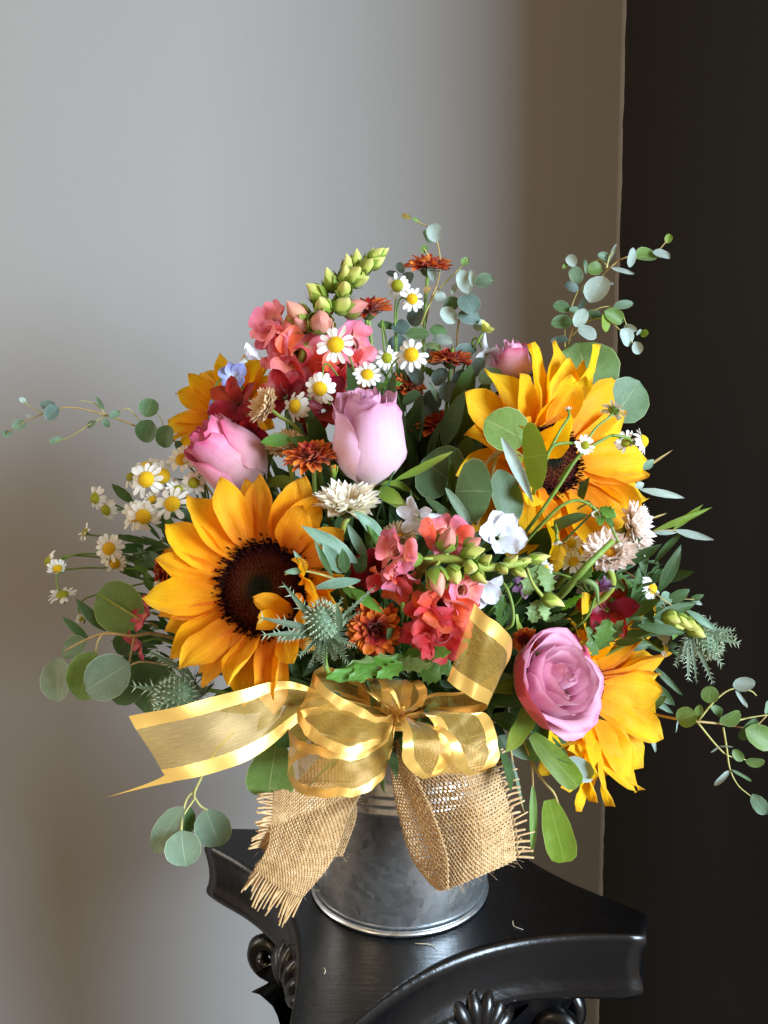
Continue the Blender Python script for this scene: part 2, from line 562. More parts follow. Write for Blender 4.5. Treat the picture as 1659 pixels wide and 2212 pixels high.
def organza_mat():
    """sheer woven middle between two opaque satin borders; u runs across the ribbon, v along it"""
    k = NT('gold_organza')
    uv = k.n('ShaderNodeUVMap').outputs[0]
    sep = k.n('ShaderNodeSeparateXYZ')
    k.l(uv, sep.inputs[0])
    e = k.math('ABSOLUTE', k.math('SUBTRACT', sep.outputs[0], .5))
    saw = k.math('MULTIPLY', k.math('ABSOLUTE', k.math('SUBTRACT', k.math('FRACT', k.math('MULTIPLY', sep.outputs[1], 30.)), .5)), .012)
    border = k.math('MULTIPLY', k.math('SUBTRACT', k.math('ADD', e, saw), .305, True), 200., True)
    # sheer middle
    fine = k.noise(k.mapped(uv, (160, 14, 1)), 1., 4, .7)
    glit = k.math('MULTIPLY', k.math('SUBTRACT', k.noise(k.mapped(uv, (260, 70, 1)), 1., 2), .66, True), 9., True)
    colm = k.ramp(fine, [(.3, L((204, 150, 48))), (.7, L((246, 204, 100)))])
    pm = k.principled(colm, .4, .12, None, .5, .5)
    tr = k.n('ShaderNodeBsdfTranslucent')
    k.l(colm, tr.inputs[0])
    m1 = k.n('ShaderNodeMixShader')
    m1.inputs[0].default_value = .35
    k.l(pm.outputs[0], m1.inputs[1])
    k.l(tr.outputs[0], m1.inputs[2])
    gl = k.n('ShaderNodeBsdfGlossy')
    gl.inputs[0].default_value = L((255, 214, 120))
    gl.inputs['Roughness'].default_value = .5
    m2 = k.n('ShaderNodeMixShader')
    k.l(k.math('MULTIPLY', glit, .8), m2.inputs[0])
    k.l(m1.outputs[0], m2.inputs[1])
    k.l(gl.outputs[0], m2.inputs[2])
    tp = k.n('ShaderNodeBsdfTransparent')
    tp.inputs[0].default_value = (1., .93, .78, 1)
    m3 = k.n('ShaderNodeMixShader')
    k.l(k.math('ADD', .14, k.math('MULTIPLY', fine, .44)), m3.inputs[0])
    k.l(tp.outputs[0], m3.inputs[1])
    k.l(m2.outputs[0], m3.inputs[2])
    # satin
    rib = k.n('ShaderNodeTexWave')
    rib.inputs['Scale'].default_value = 60.
    k.l(k.mapped(uv, (1.2, 1., 1)), rib.inputs['Vector'])
    ps = k.principled(L((218, 172, 88)), .32, .5, k.bump(rib.outputs[1], .08, .0004), .5)
    m4 = k.n('ShaderNodeMixShader')
    k.l(border, m4.inputs[0])
    k.l(m3.outputs[0], m4.inputs[1])
    k.l(ps.outputs[0], m4.inputs[2])
    return k.done(m4.outputs[0])


M['organza'] = organza_mat()
M['added_foam'] = plain_mat('floral_foam', L((22, 34, 18)), L((34, 48, 24)), 120, .9, .6)
M['floor'] = wall_mat('floor_boards', L((92, 78, 66)), L((104, 90, 76)), .6, .2)

# ---------------------------------------------------------------- setting: two painted walls and the floor below
YAW = math.radians(5.0)
CORNER = np.array([28.8, 45.5])
wl = CORNER + 260 * np.array([-math.cos(YAW), -math.sin(YAW)])


def wall(name, a, b, mat, z0=0, z1=270, th=8, nx=24):
    """a thick wall slab from a to b (plan), its face towards the camera, with a slightly uneven paint edge"""
    d = nrm(np.append(b - a, 0))[:2]
    out = np.array([-d[1], d[0]])
    if np.dot(out, np.array([0, 60.])) < 0:
        out = -out
    mb = MB()
    zz = np.linspace(z0, z1, 40)
    G = np.zeros((len(zz), nx, 3))
    for i, z in enumerate(zz):
        for j, f in enumerate(np.linspace(0, 1, nx)):
            p = a + (b - a) * f
            G[i, j] = (p[0], p[1], z)
    mb.grid(G)
    H = G.copy()
    H[:, :, 0] += out[0] * th
    H[:, :, 1] += out[1] * th
    mb.grid(H[:, ::-1])
    for A, B in ((G[0], H[0]), (G[-1], H[-1]), (G[:, 0], H[:, 0]), (G[:, -1], H[:, -1])):
        mb.grid(np.stack([A, B]))
    return tag(mb.build(name, mat, smooth=False), kind='structure')


wall('wall_grey', wl, CORNER, M['wall'])
DARK_END = np.array([44.5, -5.0])
wall('wall_black', CORNER - np.array([0, .05]), DARK_END, M['wall_black'])
rg = random.Random(5)
mb = MB()                                     # thick ragged lip of paint where the grey coat stops at the corner
zz = np.linspace(20, 260, 240)
G = np.zeros((240, 3, 3))
for i, z in enumerate(zz):
    wv = .10 + .07 * math.sin(z * .9) * math.sin(z * .37) + rg.uniform(-.06, .06)
    G[i, 0] = (CORNER[0] - .5, CORNER[1] - .06, z)
    G[i, 1] = (CORNER[0] - .06, CORNER[1] - .10, z)
    G[i, 2] = (CORNER[0] - .03 + wv * .5, CORNER[1] - .12 - wv * .9, z)
mb.grid(G)
tag(mb.build('paint_edge', M['wall'], smooth=True), kind='structure')
wob = bpy.data.objects['wall_grey']
for (xa, ya, xb, yb) in ((-160, 1178, 128, 1164), (-160, 1294, 112, 1282)):
    pa = []
    for f in np.linspace(0, 1, 14):
        q = ray(xa + (xb - xa) * f, ya + (yb - ya) * f)
        d0 = np.append(CORNER - wl, 0)
        nn = nrm(np.cross(d0, [0, 0, 1.]))
        tt = np.dot(np.append(CORNER, 0) - CAMP, nn) / np.dot(q, nn)
        pa.append(CAMP + q * tt + np.array([0, .03, rg.uniform(-.03, .03)]))
    MB().tube(pa, [.07, .06, .02], 6, 30).build('plaster_seam', M['wall'], wob)
mb = MB()
mb.grid(np.array([[(-260, -260, 0), (160, -260, 0)], [(-260, 60, 0), (160, 60, 0)]], float))
tag(mb.build('floor', M['floor'], smooth=False), kind='structure')

# ---------------------------------------------------------------- pedestal: black capital with concave sides
PC = np.array([0.7, 1.0])
PA = math.radians(-20.3)


def abacus_outline(half=18.7, dent=3.4, cut=3.8, n=24):
    """four concave sides meeting at cut corners"""
    pts = []
    for k in range(4):
        a0, a1 = PA + k * math.pi / 2, PA + (k + 1) * math.pi / 2
        A = np.array([math.cos(a0), math.sin(a0)]) * half
        B = np.array([math.cos(a1), math.sin(a1)]) * half
        d = nrm(np.append(B - A, 0))[:2]
        ln = np.linalg.norm(B - A)
        inn = -nrm(np.append(A + B, 0))[:2]
        for f in np.linspace(0, 1, n):
            s = cut * .5 + (ln - cut) * f
            q = A + d * s + inn * dent * (1 - (2 * f - 1) ** 2) ** 1.15
            pts.append(q)
    return np.array(pts)


ped = thing('pedestal', 'glossy black carved pedestal with concave sided top under the metal pail', 'pedestal', (PC[0], PC[1], 0))
OUT = abacus_outline()


def ring(scale_off, z, o=OUT):
    r = np.linalg.norm(o, axis=1)[:, None]
    q = o * (1 + scale_off / r)
    return np.column_stack([q, np.full(len(q), z)])


prof = [(-.4, 100.), (-.2, 99.96), (-.05, 99.84), (.04, 99.62), (.05, 99.35), (-.06, 99.05), (-.22, 98.5), (-.34, 97.8), (-.36, 97.1), (-.26, 96.5), (-.08, 96.1), (-.04, 95.8), (-.2, 95.5), (-.9, 95.1), (-2.2, 94.7), (-3.2, 94.5)]
mb = MB()
G = np.stack([ring(a, z) for a, z in prof])
mb.grid(G, closed=True)
cap = ring(-.4, 100.)
cen = np.array([[0, 0, 100.]])
inner = [cap * np.array([f, f, 1]) + np.array([0, 0, 0]) for f in (1, .75, .5, .25, .02)]
mb.grid(np.stack(inner)[::-1], closed=True)
bot = [ring(-3.2, 94.5) * np.array([f, f, 1]) for f in (1, .6, .3, .02)]
mb.grid(np.stack(bot), closed=True)
mb.build('abacus', M['black'], ped)
bl = []
ang = np.arctan2(OUT[:, 1], OUT[:, 0])
circ = np.column_stack([np.cos(ang), np.sin(ang)]) * 8.6
for f in np.linspace(0, 1, 12):
    w = f ** .55
    q = OUT * .86 * (1 - w) + circ * w
    bl.append(np.column_stack([q, np.full(len(q), 95.2 - 9 * f)]))
MB().grid(np.stack(bl), closed=True).build('bell', M['black'], ped)


def lathe(profile, n=48, c=(0, 0)):
    ph = np.arange(n) * 2 * math.pi / n
    return np.stack([np.column_stack([c[0] + r * np.cos(ph), c[1] + r * np.sin(ph), np.full(n, z)]) for r, z in profile])


mb = MB().grid(lathe([(10.2, 94.), (9.7, 93.4), (8.9, 91), (8.3, 86), (8.0, 80), (8.0, 76), (8.9, 75), (9.2, 74), (8.9, 73), (8.2, 72.4), (8.3, 60), (8.6, 20), (8.8, 9), (10.5, 8.4), (11.6, 6), (10.8, 3.6), (12.6, 3), (13, .1)], 64), closed=True)
mb.build('column', M['black'], ped)
mb = MB().grid(lathe([(.01, 3.1), (15, 3.1), (15.5, 2.6), (15.5, .02)], 4), closed=True)
mb.build('plinth', M['black'], ped, smooth=False)
for k in range(4):                            # scrolls under the corners
    a = PA + k * math.pi / 2
    er = np.array([math.cos(a), math.sin(a), 0])
    et = np.array([-math.sin(a), math.cos(a), 0])
    mb = MB()
    for side in (-1, 1):
        pts, rad = [], []
        for u in np.linspace(0, 1, 40):
            th = u * 3.6 * math.pi
            rr = 1.6 * (1 - u) ** .8 + .2
            pts.append(er * (11.4 + rr * math.cos(th + 2.2)) + et * side * (1.0 + .9 * u) + np.array([0, 0, 91.6 + rr * math.sin(th + 2.2)]))
            rad.append(.82 * (1 - .35 * u))
        mb.tube(pts, rad, 8)
    mb.tube([er * 8.2 + np.array([0, 0, 80]), er * 8.8 + np.array([0, 0, 86]), er * 10.2 + np.array([0, 0, 91]), er * 12.0 + np.array([0, 0, 94.3])], [1.1, 1.3, 1.4, 1.0], 8, 14)
    mb.build('volute', M['black'], ped)
    am = a + math.pi / 4                      # shell ornament in the middle of each side
    er = np.array([math.cos(am), math.sin(am), 0])
    et = np.array([-math.sin(am), math.cos(am), 0])
    sh = MB()
    for i in range(7):
        f = (i - 3) / 3.
        d = np.array([0, 0, 1.]) * math.cos(f * 1.15) + et * math.sin(f * 1.15)
        p0 = er * 8.6 + np.array([0, 0, 93.4])
        sh.tube([p0, p0 + d * 1.1 + er * 1.1, p0 + d * 2.6 + er * 1.0, p0 + d * 3.5 + er * .5], [.3, .55, .66, .42], 10, 12)
    sh.build('shell', M['black'], ped)
    for i in (-1, 1):                         # acanthus leaves curling out below
        aa = am + i * .42
        e2 = np.array([math.cos(aa), math.sin(aa), 0])
        t2 = np.array([-math.sin(aa), math.cos(aa), 0])
        G = np.zeros((12, 7, 3))
        for p in range(12):
            t = p / 11.
            for q in range(7):
                s = q / 3. - 1
                w = 2.6 * (math.sin(math.pi * (t * .8 + .12)) ** .6) * (1 - .10 * math.sin(p * 2.1) ** 2)
                G[p, q] = e2 * (8.5 + 2.6 * t ** 3 + .7 * abs(s) * t - .25 * math.cos(3 * s)) + t2 * s * w + np.array([0, 0, 80 + 11.5 * math.sin(t * 1.75)])
        MB().grid(G).build('acanthus_leaf', M['black'], ped)

# ---------------------------------------------------------------- pail
pail = thing('metal_pail', 'galvanised metal pail with ringed neck holding the bouquet', 'pail', (0, 0, 100.03))
pr = [(.05, .35), (6.1, .35), (6.4, .3), (6.5, .75), (6.62, 1.6), (7.28, 8.7)]
for zc in (9.0, 9.65, 10.3):
    pr += [(7.28 + (zc - 8.7) * .09, zc - .27), (7.43 + (zc - 8.7) * .09, zc - .1), (7.45 + (zc - 8.7) * .09, zc + .06), (7.29 + (zc - 8.7) * .09, zc + .24)]
pr += [(7.5, 11.2), (7.74, 13.6), (7.92, 13.75), (7.92, 13.95), (7.7, 14.0), (7.5, 13.7), (7.3, 11.0), (6.5, 2.0), (.05, 1.9)]
MB().grid(lathe(pr, 96), closed=True).build('body', M['pail'], pail)
ph = np.linspace(0, 2 * math.pi, 97)[:-1]
G = np.zeros((8, 96, 3))
for i in range(8):
    b = i * 2 * math.pi / 7
    G[i] = np.column_stack([(6.52 + .17 * math.cos(b)) * np.cos(ph), (6.52 + .17 * math.cos(b)) * np.sin(ph), np.full(96, .2 + .2 * math.sin(b))])
MB().grid(G, closed=True).build('bottom_rim', M['pail'], pail)
MB().grid(lathe([(7.1, 10.5), (7.0, 13.2), (5.5, 14.4), (3, 15.2), (.01, 15.5)], 40), closed=True).build('added_foam', M['added_foam'], pail)  # unseen core, added to keep light from passing through and to hold stems


# ---------------------------------------------------------------- plant builders
def petal_grid(Ln, Wd, shape='sun', bend=0., cup=.2, ridge=0., ruffle=0., twist=0., ph=0., nu=5, nv=9, tipcurl=0.):
    """a petal lying along +X, its upper face to +Z"""
    t = np.linspace(0, 1, nv)
    s = np.linspace(-1, 1, nu)
    if shape == 'sun':
        w = np.interp(t, [0, .12, .35, .6, .8, .92, 1], [.34, .6, .94, 1, .74, .38, .03])
    elif shape == 'round':
        w = np.interp(t, [0, .06, .2, .45, .7, .88, .96, 1], [.08, .42, .82, 1, .92, .62, .36, .04])
    elif shape == 'spoon':
        w = np.interp(t, [0, .2, .5, .78, .92, 1], [.4, .6, .85, 1, .8, .25])
    elif shape == 'blunt':
        w = np.interp(t, [0, .15, .4, .75, .93, 1], [.36, .66, .92, 1, .8, .42])
    elif shape == 'point':
        w = np.interp(t, [0, .2, .45, .7, .9, 1], [.5, .86, 1, .78, .32, .02])
    elif shape == 'lance':
        w = np.interp(t, [0, .08, .3, .55, .8, 1], [.1, .45, .95, 1, .6, .02])
    elif shape == 'fan':
        w = np.interp(t, [0, .25, .55, .8, .95, 1], [.25, .6, .95, 1., .85, .6])
    elif shape == 'lobed':
        base = np.interp(t, [0, .1, .35, .6, .85, 1], [.1, .5, .95, 1, .6, .03])
        w = base * (1 - .38 * np.abs(np.sin(t * math.pi * 4.5)) ** .7)
    w = w * Wd / 2
    th = bend * t + tipcurl * np.clip(t - .7, 0, 1) * 3.3
    dx = np.diff(t, prepend=0) * Ln
    x = np.cumsum(np.cos(th) * dx)
    z = -np.cumsum(np.sin(th) * dx)
    G = np.zeros((nv, nu, 3))
    for i in range(nv):
        nx, nz = math.sin(th[i]), math.cos(th[i])
        tw = twist * t[i]
        for j in range(nu):
            y = s[j] * w[i]
            h = cup * w[i] * s[j] ** 2 + ridge * w[i] * math.cos(s[j] * math.pi * 2.) * math.sin(math.pi * min(1, t[i] * 1.05)) + ruffle * math.sin(t[i] * 7 + ph + s[j] * 2.5) * abs(s[j]) ** 1.5 * (t[i] ** .6)
            yy, hh = y * math.cos(tw) - h * math.sin(tw), y * math.sin(tw) + h * math.cos(tw)
            G[i, j] = (x[i] + nx * hh, yy, z[i] + nz * hh)
    return G


def crumple(G, amp, wl, ph):
    """smooth uneven waves, so that no petal is a clean sheet"""
    k = 2 * math.pi / wl
    x, y, z = G[..., 0], G[..., 1], G[..., 2]
    d = np.stack([np.sin(k * (y * .9 + z * 1.1) + ph), np.sin(k * (x * .8 - z * 1.2) + ph * 1.7), np.sin(k * (x * 1.1 + y * .7) + ph * 2.3) + .5 * np.sin(k * 2.3 * (x - y) + ph)], -1)
    return G + d * amp


def petal_mesh(mat, *a, **k):
    Ln = a[0]
    return MB().grid(crumple(petal_grid(*a, **k), Ln * .012, Ln * .55, k.get('ph', 0.) + Ln * 37)).mesh('petal', mat)


def petal_at(parent, me, az, elev, r0=0., z0=0., roll=0., scale=1., name='petal', sy=None):
    m = Matrix.Translation((r0 * math.cos(az) * CM, r0 * math.sin(az) * CM, z0 * CM)) @ Matrix.Rotation(az, 4, 'Z') @ Matrix.Rotation(-elev, 4, 'Y') @ Matrix.Rotation(roll, 4, 'X') @ Matrix.Diagonal((scale, sy or scale, scale, 1))
    return link(name, me, parent, m)


def stem_to_pail(th, p, n, r, mat, name='stem', fx=.22, ztop=None):
    """a stem from the back of a head down into the foam"""
    p = np.array(p, float)
    n = nrm(n)
    foot = np.array([p[0] * fx, p[1] * fx + .5, 112.5])
    foot[:2] = foot[:2] * min(1, 6.2 / (np.linalg.norm(foot[:2]) + 1e-6))
    d = np.linalg.norm(p - foot)
    pts = [p, p - n * d * .12 - np.array([0, 0, d * .05]), foot + (p - foot) * .45 + np.array([0, 1.5, 0]), foot]
    MB().tube(pts, [r, r, r * 1.1, r * 1.2], 7, 16).build(name, mat, th, world=True)


def sunflower(px, py, y, n, Rpx, disc_px, label, mat, seed, npet=20, over=None, roll=0.):
    rg = random.Random(seed)
    pos = W(px, py, y)
    R = frame(n, roll)
    th = thing('sunflower', label, 'sunflower', pos, R, 'sunflowers in the bouquet')
    rd, RR = cmpx(disc_px, y), cmpx(Rpx, y)
    nr, na = 10, 40
    G = np.zeros((nr, na, 3))
    U = np.zeros((nr, na, 2))
    for i in range(nr):
        f = i / (nr - 1)
        for j in range(na):
            a = 2 * math.pi * j / na
            G[i, j] = (rd * f * math.cos(a), rd * f * math.sin(a), rd * (.26 * math.sin(math.pi * min(1, f * .75 + .22)) - .05) if f < .999 else -.1)
            U[i, j] = (j / na, f)
    d = MB().grid(G, closed=True, U=U).build('disc', M['disc'], th)
    fl = MB()                                  # florets in a spiral, tall and curled in the outer rows
    N = 620
    for i in range(N):
        f = math.sqrt((i + .5) / N)
        a = i * 2.39996 + rg.uniform(-.06, .06)
        f = min(1, f + rg.uniform(-.012, .012))
        zb = rd * (.26 * math.sin(math.pi * min(1, f * .75 + .22)) - .05)
        hh = rd * (.035 + .02 * rg.random()) if f < .72 else rd * rg.uniform(.10, .19)
        if f < .3:
            hh = rd * .03
        r1 = rd * (.026 if f < .72 else .021)
        c = np.array([rd * f * math.cos(a), rd * f * math.sin(a), zb])
        out = np.array([math.cos(a), math.sin(a), 0])
        tp = c + np.array([0, 0, hh]) + out * (hh * rg.uniform(-.2, .75) if f > .72 else 0)
        e2 = np.array([-math.sin(a), math.cos(a), 0])
        V = [c + out * r1, c + e2 * r1, c - out * r1, c - e2 * r1, tp + out * r1 * .75, tp + e2 * r1 * .75, tp - out * r1 * .75, tp - e2 * r1 * .75]
        fl.add(V, [(0, 1, 5, 4), (1, 2, 6, 5), (2, 3, 7, 6), (3, 0, 4, 7), (4, 5, 6, 7)], [(0, f)] * 8)
    tag(fl.build('floret', M['disc'], d, smooth=False), kind='stuff')
    Lp = RR - rd * .82
    var = [petal_mesh(mat, Lp * rg.uniform(.93, 1.07), Lp * rg.uniform(.41, .54), 'sun', rg.uniform(-.1, .5), rg.uniform(.0, .4), rg.uniform(.06, .17), rg.uniform(.02, .16) * Lp * .5, rg.uniform(-.8, .8), rg.uniform(0, 6), 9, 14) for _ in range(12)]
    for wh, (m, e0, zz, sc) in enumerate(((npet, 12, .02, 1.), (npet - 3, 3, -.12, .97))):
        for i in range(m):
            az = 2 * math.pi * (i + .5 * wh + rg.uniform(-.22, .22)) / m
            el = e0 + rg.uniform(-8, 12)
            s = sc * rg.uniform(.88, 1.06)
            tw = rg.uniform(-.35, .35)
            if over:
                o = over(math.degrees(az) % 360, wh, rg)
                if o is None:
                    continue
                el += o[0]
                s *= o[1]
            petal_at(th, var[rg.randrange(12)], az, math.radians(el), rd * .84, zz * rd, tw, s)
    sep = petal_mesh(M['sepal_dark'], rd * 1.3, rd * .5, 'point', .4, .3, 0, .05)
    for i in range(13):
        petal_at(th, sep, 2 * math.pi * i / 13, math.radians(-25 + rg.uniform(-12, 12)), rd * .55, -rd * .35, 0, rg.uniform(.8, 1.1), 'sepal')
    MB().grid(lathe([(rd * .9, -rd * .1), (rd * .75, -rd * .4), (rd * .3, -rd * .65), (rd * .12, -rd * .8)], 20), closed=True).build('receptacle', M['sepal_dark'], th)
    stem_to_pail(th, pos - R[:, 2] * rd * .6, R[:, 2], .42, M['stem'])
    return th


def fold1(az, wh, rg):                          # right and lower right petals stand up and fold over the disc
    if 285 < az < 335:
        return (rg.uniform(70, 118), rg.uniform(.62, .8)) if wh == 0 else (rg.uniform(25, 55), .8)
    if az > 335 or az < 25:
        return rg.uniform(28, 60), .84
    if 25 <= az < 62:
        return rg.uniform(18, 48), .92
    if 225 < az <= 285:
        return rg.uniform(0, 34), .96
    return 0, 1.06


def fold2(az, wh, rg):
    if 95 < az < 175:
        return (rg.uniform(35, 72), .95) if wh == 0 else (rg.uniform(4, 28), 1.)
    if 175 <= az < 245:
        return (rg.uniform(15, 50), .9) if wh == 0 else (rg.uniform(0, 15), .97)
    if 245 <= az < 300:
        return rg.uniform(0, 30), .95
    return rg.uniform(-4, 12), 1.


sunflower(570, 1272, -11., (-.22, -.95, .17), 256, 112, 'large orange sunflower with dark brown disc above the left ribbon tail', M['sun'], 11, 19, fold1)
sunflower(1186, 992, -3., (.40, -.87, .20), 272, 84, 'bright yellow sunflower at upper right, its disc crossed by round leaves', M['sun_lit'], 23, 19, fold2)
sunflower(1270, 1484, -3., (.74, -.66, .02), 254, 58, 'yellow sunflower turned sideways behind the open mauve rose', M['sun_lit'], 35, 25, lambda a, w, r: (r.uniform(6, 34), r.uniform(.9, 1.05)))
sunflower(497, 900, 7., (-.42, -.72, .5), 152, 52, 'partly hidden orange sunflower behind the pink rosebud at left', M['sun_lit'], 47, 17, lambda a, w, r: (r.uniform(5, 30), 1.))


# ---------------------------------------------------------------- roses
def rose_petal(a0, A, R, H, pts, drop=.25, lip=0., spiral=.05, ph=0., nu=11, nv=12, wav=.0, lean=0.):
    t = np.linspace(0, 1, nv)
    s = np.linspace(-1, 1, nu)
    tx = [p[0] for p in pts]
    rx = [p[1] for p in pts]
    G = np.zeros((nv, nu, 3))
    for i in range(nv):
        # smooth profile
        pr = np.mean([np.interp(min(1, max(0, t[i] + o)), tx, rx) for o in (-.06, -.03, 0, .03, .06)])
        k = max(0, (t[i] - .68) / .32)
        for j in range(nu):
            wdt = .55 + .45 * math.sin(math.pi / 2 * min(1, t[i] * 1.5))
            a = a0 + s[j] * A * wdt
            ed = max(0., 1 - abs(s[j]) ** 3)
            r = R * pr * (1 + spiral * s[j]) + lip * R * k ** 2 * (.35 + .65 * ed) + wav * R * math.sin(s[j] * 5 + ph) * t[i] ** 2 + lean * R * t[i] ** 2 * .3
            z = H * t[i] * (1 - drop * abs(s[j]) ** 3.2 * t[i] + .02 * math.sin(s[j] * 11 + ph) * t[i] ** 4) - lip * .55 * H * k ** 2.2 * (.3 + .7 * ed) * R / H + .02 * H * math.sin(s[j] * 7 + ph * 2) * t[i] ** 3
            G[i, j] = (r * math.cos(a), r * math.sin(a), z)
    return G


BUD = [(0, .1), (.12, .55), (.28, .88), (.42, 1.), (.62, .96), (.85, .82), (1, .75)]
CUP = [(0, .12), (.12, .52), (.3, .82), (.5, .96), (.75, 1.0), (1, 1.0)]
OPEN = [(0, .1), (.12, .42), (.3, .72), (.55, .92), (.8, 1.02), (1, 1.1)]
CORE = [(0, .3), (.2, .7), (.45, 1.), (.75, .85), (1, .62)]


def rose(label, base, n, R, H, spec, seed, roll=0., sep=True, smat='sepal', stem=True):
    """spec rows: count, radius factor, height factor, half angle, lip, profile, material, first azimuth"""
    rg = random.Random(seed)
    Rm = frame(n, roll)
    th = thing('rose', label, 'rose', base, Rm, 'roses in the bouquet')
    for (cnt, rf, hf, A, lip, prof, mt, a00, drop) in spec:
        for i in range(cnt):
            a = math.radians(a00) + 2 * math.pi * i / cnt + rg.uniform(-.12, .12)
            G = rose_petal(a, A, R * rf * rg.uniform(.97, 1.03), H * hf * rg.uniform(.96, 1.03), prof, drop, lip * rg.uniform(.7, 1.3), .055, rg.uniform(0, 6), wav=.03 if lip else .01)
            G = crumple(G, R * .016, R * .8, rg.uniform(0, 6))
            MB().grid(G).build('petal', M[mt], th)
    if sep:
        sm = [petal_mesh(M[smat], R * 1.5, R * .5, 'point', b, .35, 0, .06 * R, .3, 1.) for b in (.6, -.3, 1.1)]
        for i in range(5):
            petal_at(th, sm[i % 3], 2 * math.pi * i / 5 + .4, math.radians(rg.uniform(-35, 15)), R * .12, .1, 0, 1, 'sepal')
        MB().grid(lathe([(R * .05, -R * .45), (R * .22, -R * .3), (R * .24, -R * .1), (R * .2, .12)], 14), closed=True).build('hip', M['stem'], th)
    if stem:
        stem_to_pail(th, np.array(base) - Rm[:, 2] * R * .35, Rm[:, 2], .28, M['stem'])
    return th


b = W(798, 1052, -7)
rose('pale lavender rosebud standing upright at the centre of the bouquet', b, (.0, -.30, .95), cmpx(81, -7), cmpx(214, -7),
     [(3, .26, 1.0, 1.5, 0, CORE, 'rose', 20, .2), (3, .42, .99, 1.25, .05, CORE, 'rose', 70, .22), (3, .62, .985, 1.15, .08, BUD, 'rose', 10, .25),
      (3, .80, .97, 1.1, .16, BUD, 'rose', 250, .3), (2, .93, .95, 1.15, .24, BUD, 'rose', 300, .35), (1, 1.0, .93, .95, .34, BUD, 'rose', 205, .42)], 3)
b = W(568, 1048, -3)
rose('pink rosebud leaning left above the large orange sunflower', b, (-.66, -.36, .62), cmpx(71, -3), cmpx(190, -3),
     [(3, .3, .96, 1.5, 0, CORE, 'rose_pink', 0, .2), (3, .5, .98, 1.2, .06, CORE, 'rose_pink', 70, .25), (3, .74, .97, 1.15, .1, BUD, 'rose_pink', 30, .3),
      (3, .9, .93, 1.2, .1, BUD, 'rose_pink', 95, .4), (2, 1.0, .92, 1.35, .05, BUD, 'rose_pink', 250, .45)], 4)
b = W(1150, 1482, -9.6)
rose('open mauve rose with red outer petals at lower right', b, (.50, -.72, .46), cmpx(106, -12), cmpx(138, -12),
     [(2, .12, 1.0, 1.9, 0, CORE, 'rose_deep', 0, .1), (3, .22, 1.02, 1.4, .02, CORE, 'rose_deep', 50, .14), (3, .33, 1.01, 1.2, .04, CORE, 'rose_deep', 15, .16),
      (3, .46, .99, 1.1, .05, CUP, 'rose_deep', 75, .18), (3, .60, .96, 1.1, .08, CUP, 'rose_deep', 20, .22), (3, .76, .93, 1.05, .12, CUP, 'rose_deep', 95, .26),
      (1, .9, .9, 1.1, .16, CUP, 'rose_deep', 75, .3), (1, .92, .84, 1.0, .3, CUP, 'rose_deep', 330, .3), (1, .94, .86, 1.0, .34, CUP, 'rose_deep', 265, .36), (1, .92, .9, 1.0, .1, CUP, 'rose_deep', 140, .3),
      (1, 1.02, .84, .95, .08, CUP, 'rose_red', 190, .34), (1, 1.03, .76, .8, .3, CUP, 'rose_deep', 285, .34), (1, 1.04, .62, .7, .5, CUP, 'rose_red', 10, .3)], 9)
b = W(1108, 828, 2)
rose('small lavender pink rosebud peeking out left of the upper right sunflower', b, (-.15, -.2, .96), cmpx(44, 2), cmpx(92, 2),
     [(3, .35, 1., 1.4, 0, CORE, 'rose', 0, .2), (3, .7, .96, 1.2, .14, BUD, 'rose', 60, .3), (3, 1., .9, 1.1, .22, BUD, 'rose_pink', 150, .4)], 12, smat='sepal_dark')


# ---------------------------------------------------------------- daisy-like heads
def dome(r, h, nr=6, na=18):
    G = np.zeros((nr, na, 3))
    for i in range(nr):
        f = i / (nr - 1)
        for j in range(na):
            a = 2 * math.pi * j / na
            G[i, j] = (r * f * math.cos(a), r * f * math.sin(a), h * (1 - f ** 2.2))
    return G


def bumps(mb, r, h, N, rg):
    for i in range(N):
        f = math.sqrt((i + .5) / N)
        a = i * 2.39996
        c = np.array([r * f * math.cos(a), r * f * math.sin(a), h * (1 - f ** 2.2)])
        q = r * .085
        V = [c + np.array(v) * q for v in ((1, 0, 0), (0, 1, 0), (-1, 0, 0), (0, -1, 0), (0, 0, 1.5))]
        mb.add(V, [(0, 1, 4), (1, 2, 4), (2, 3, 4), (3, 0, 4)])


CH = {}


def cham_assets():
    rg = random.Random(2)
    CH['pet'] = [petal_mesh(M['white'], 1.0, rg.uniform(.44, .54), 'blunt', rg.uniform(-.1, .6), rg.uniform(-.1, .25), rg.uniform(.03, .1), .02, rg.uniform(-.3, .3), i, 5, 7) for i in range(5)]
    for k, m in (('y', 'anther'), ('g', 'anther_green')):
        mb = MB().grid(dome(1., .72), closed=True)
        bumps(mb, 1., .72, 90, rg)
        CH[k] = mb.mesh('flower_head', M[m])
    CH['cal'] = MB().grid(lathe([(1.02, .02), (.9, -.25), (.5, -.45), (.15, -.55)], 12), closed=True).mesh('calyx', M['stem'])


cham_assets()


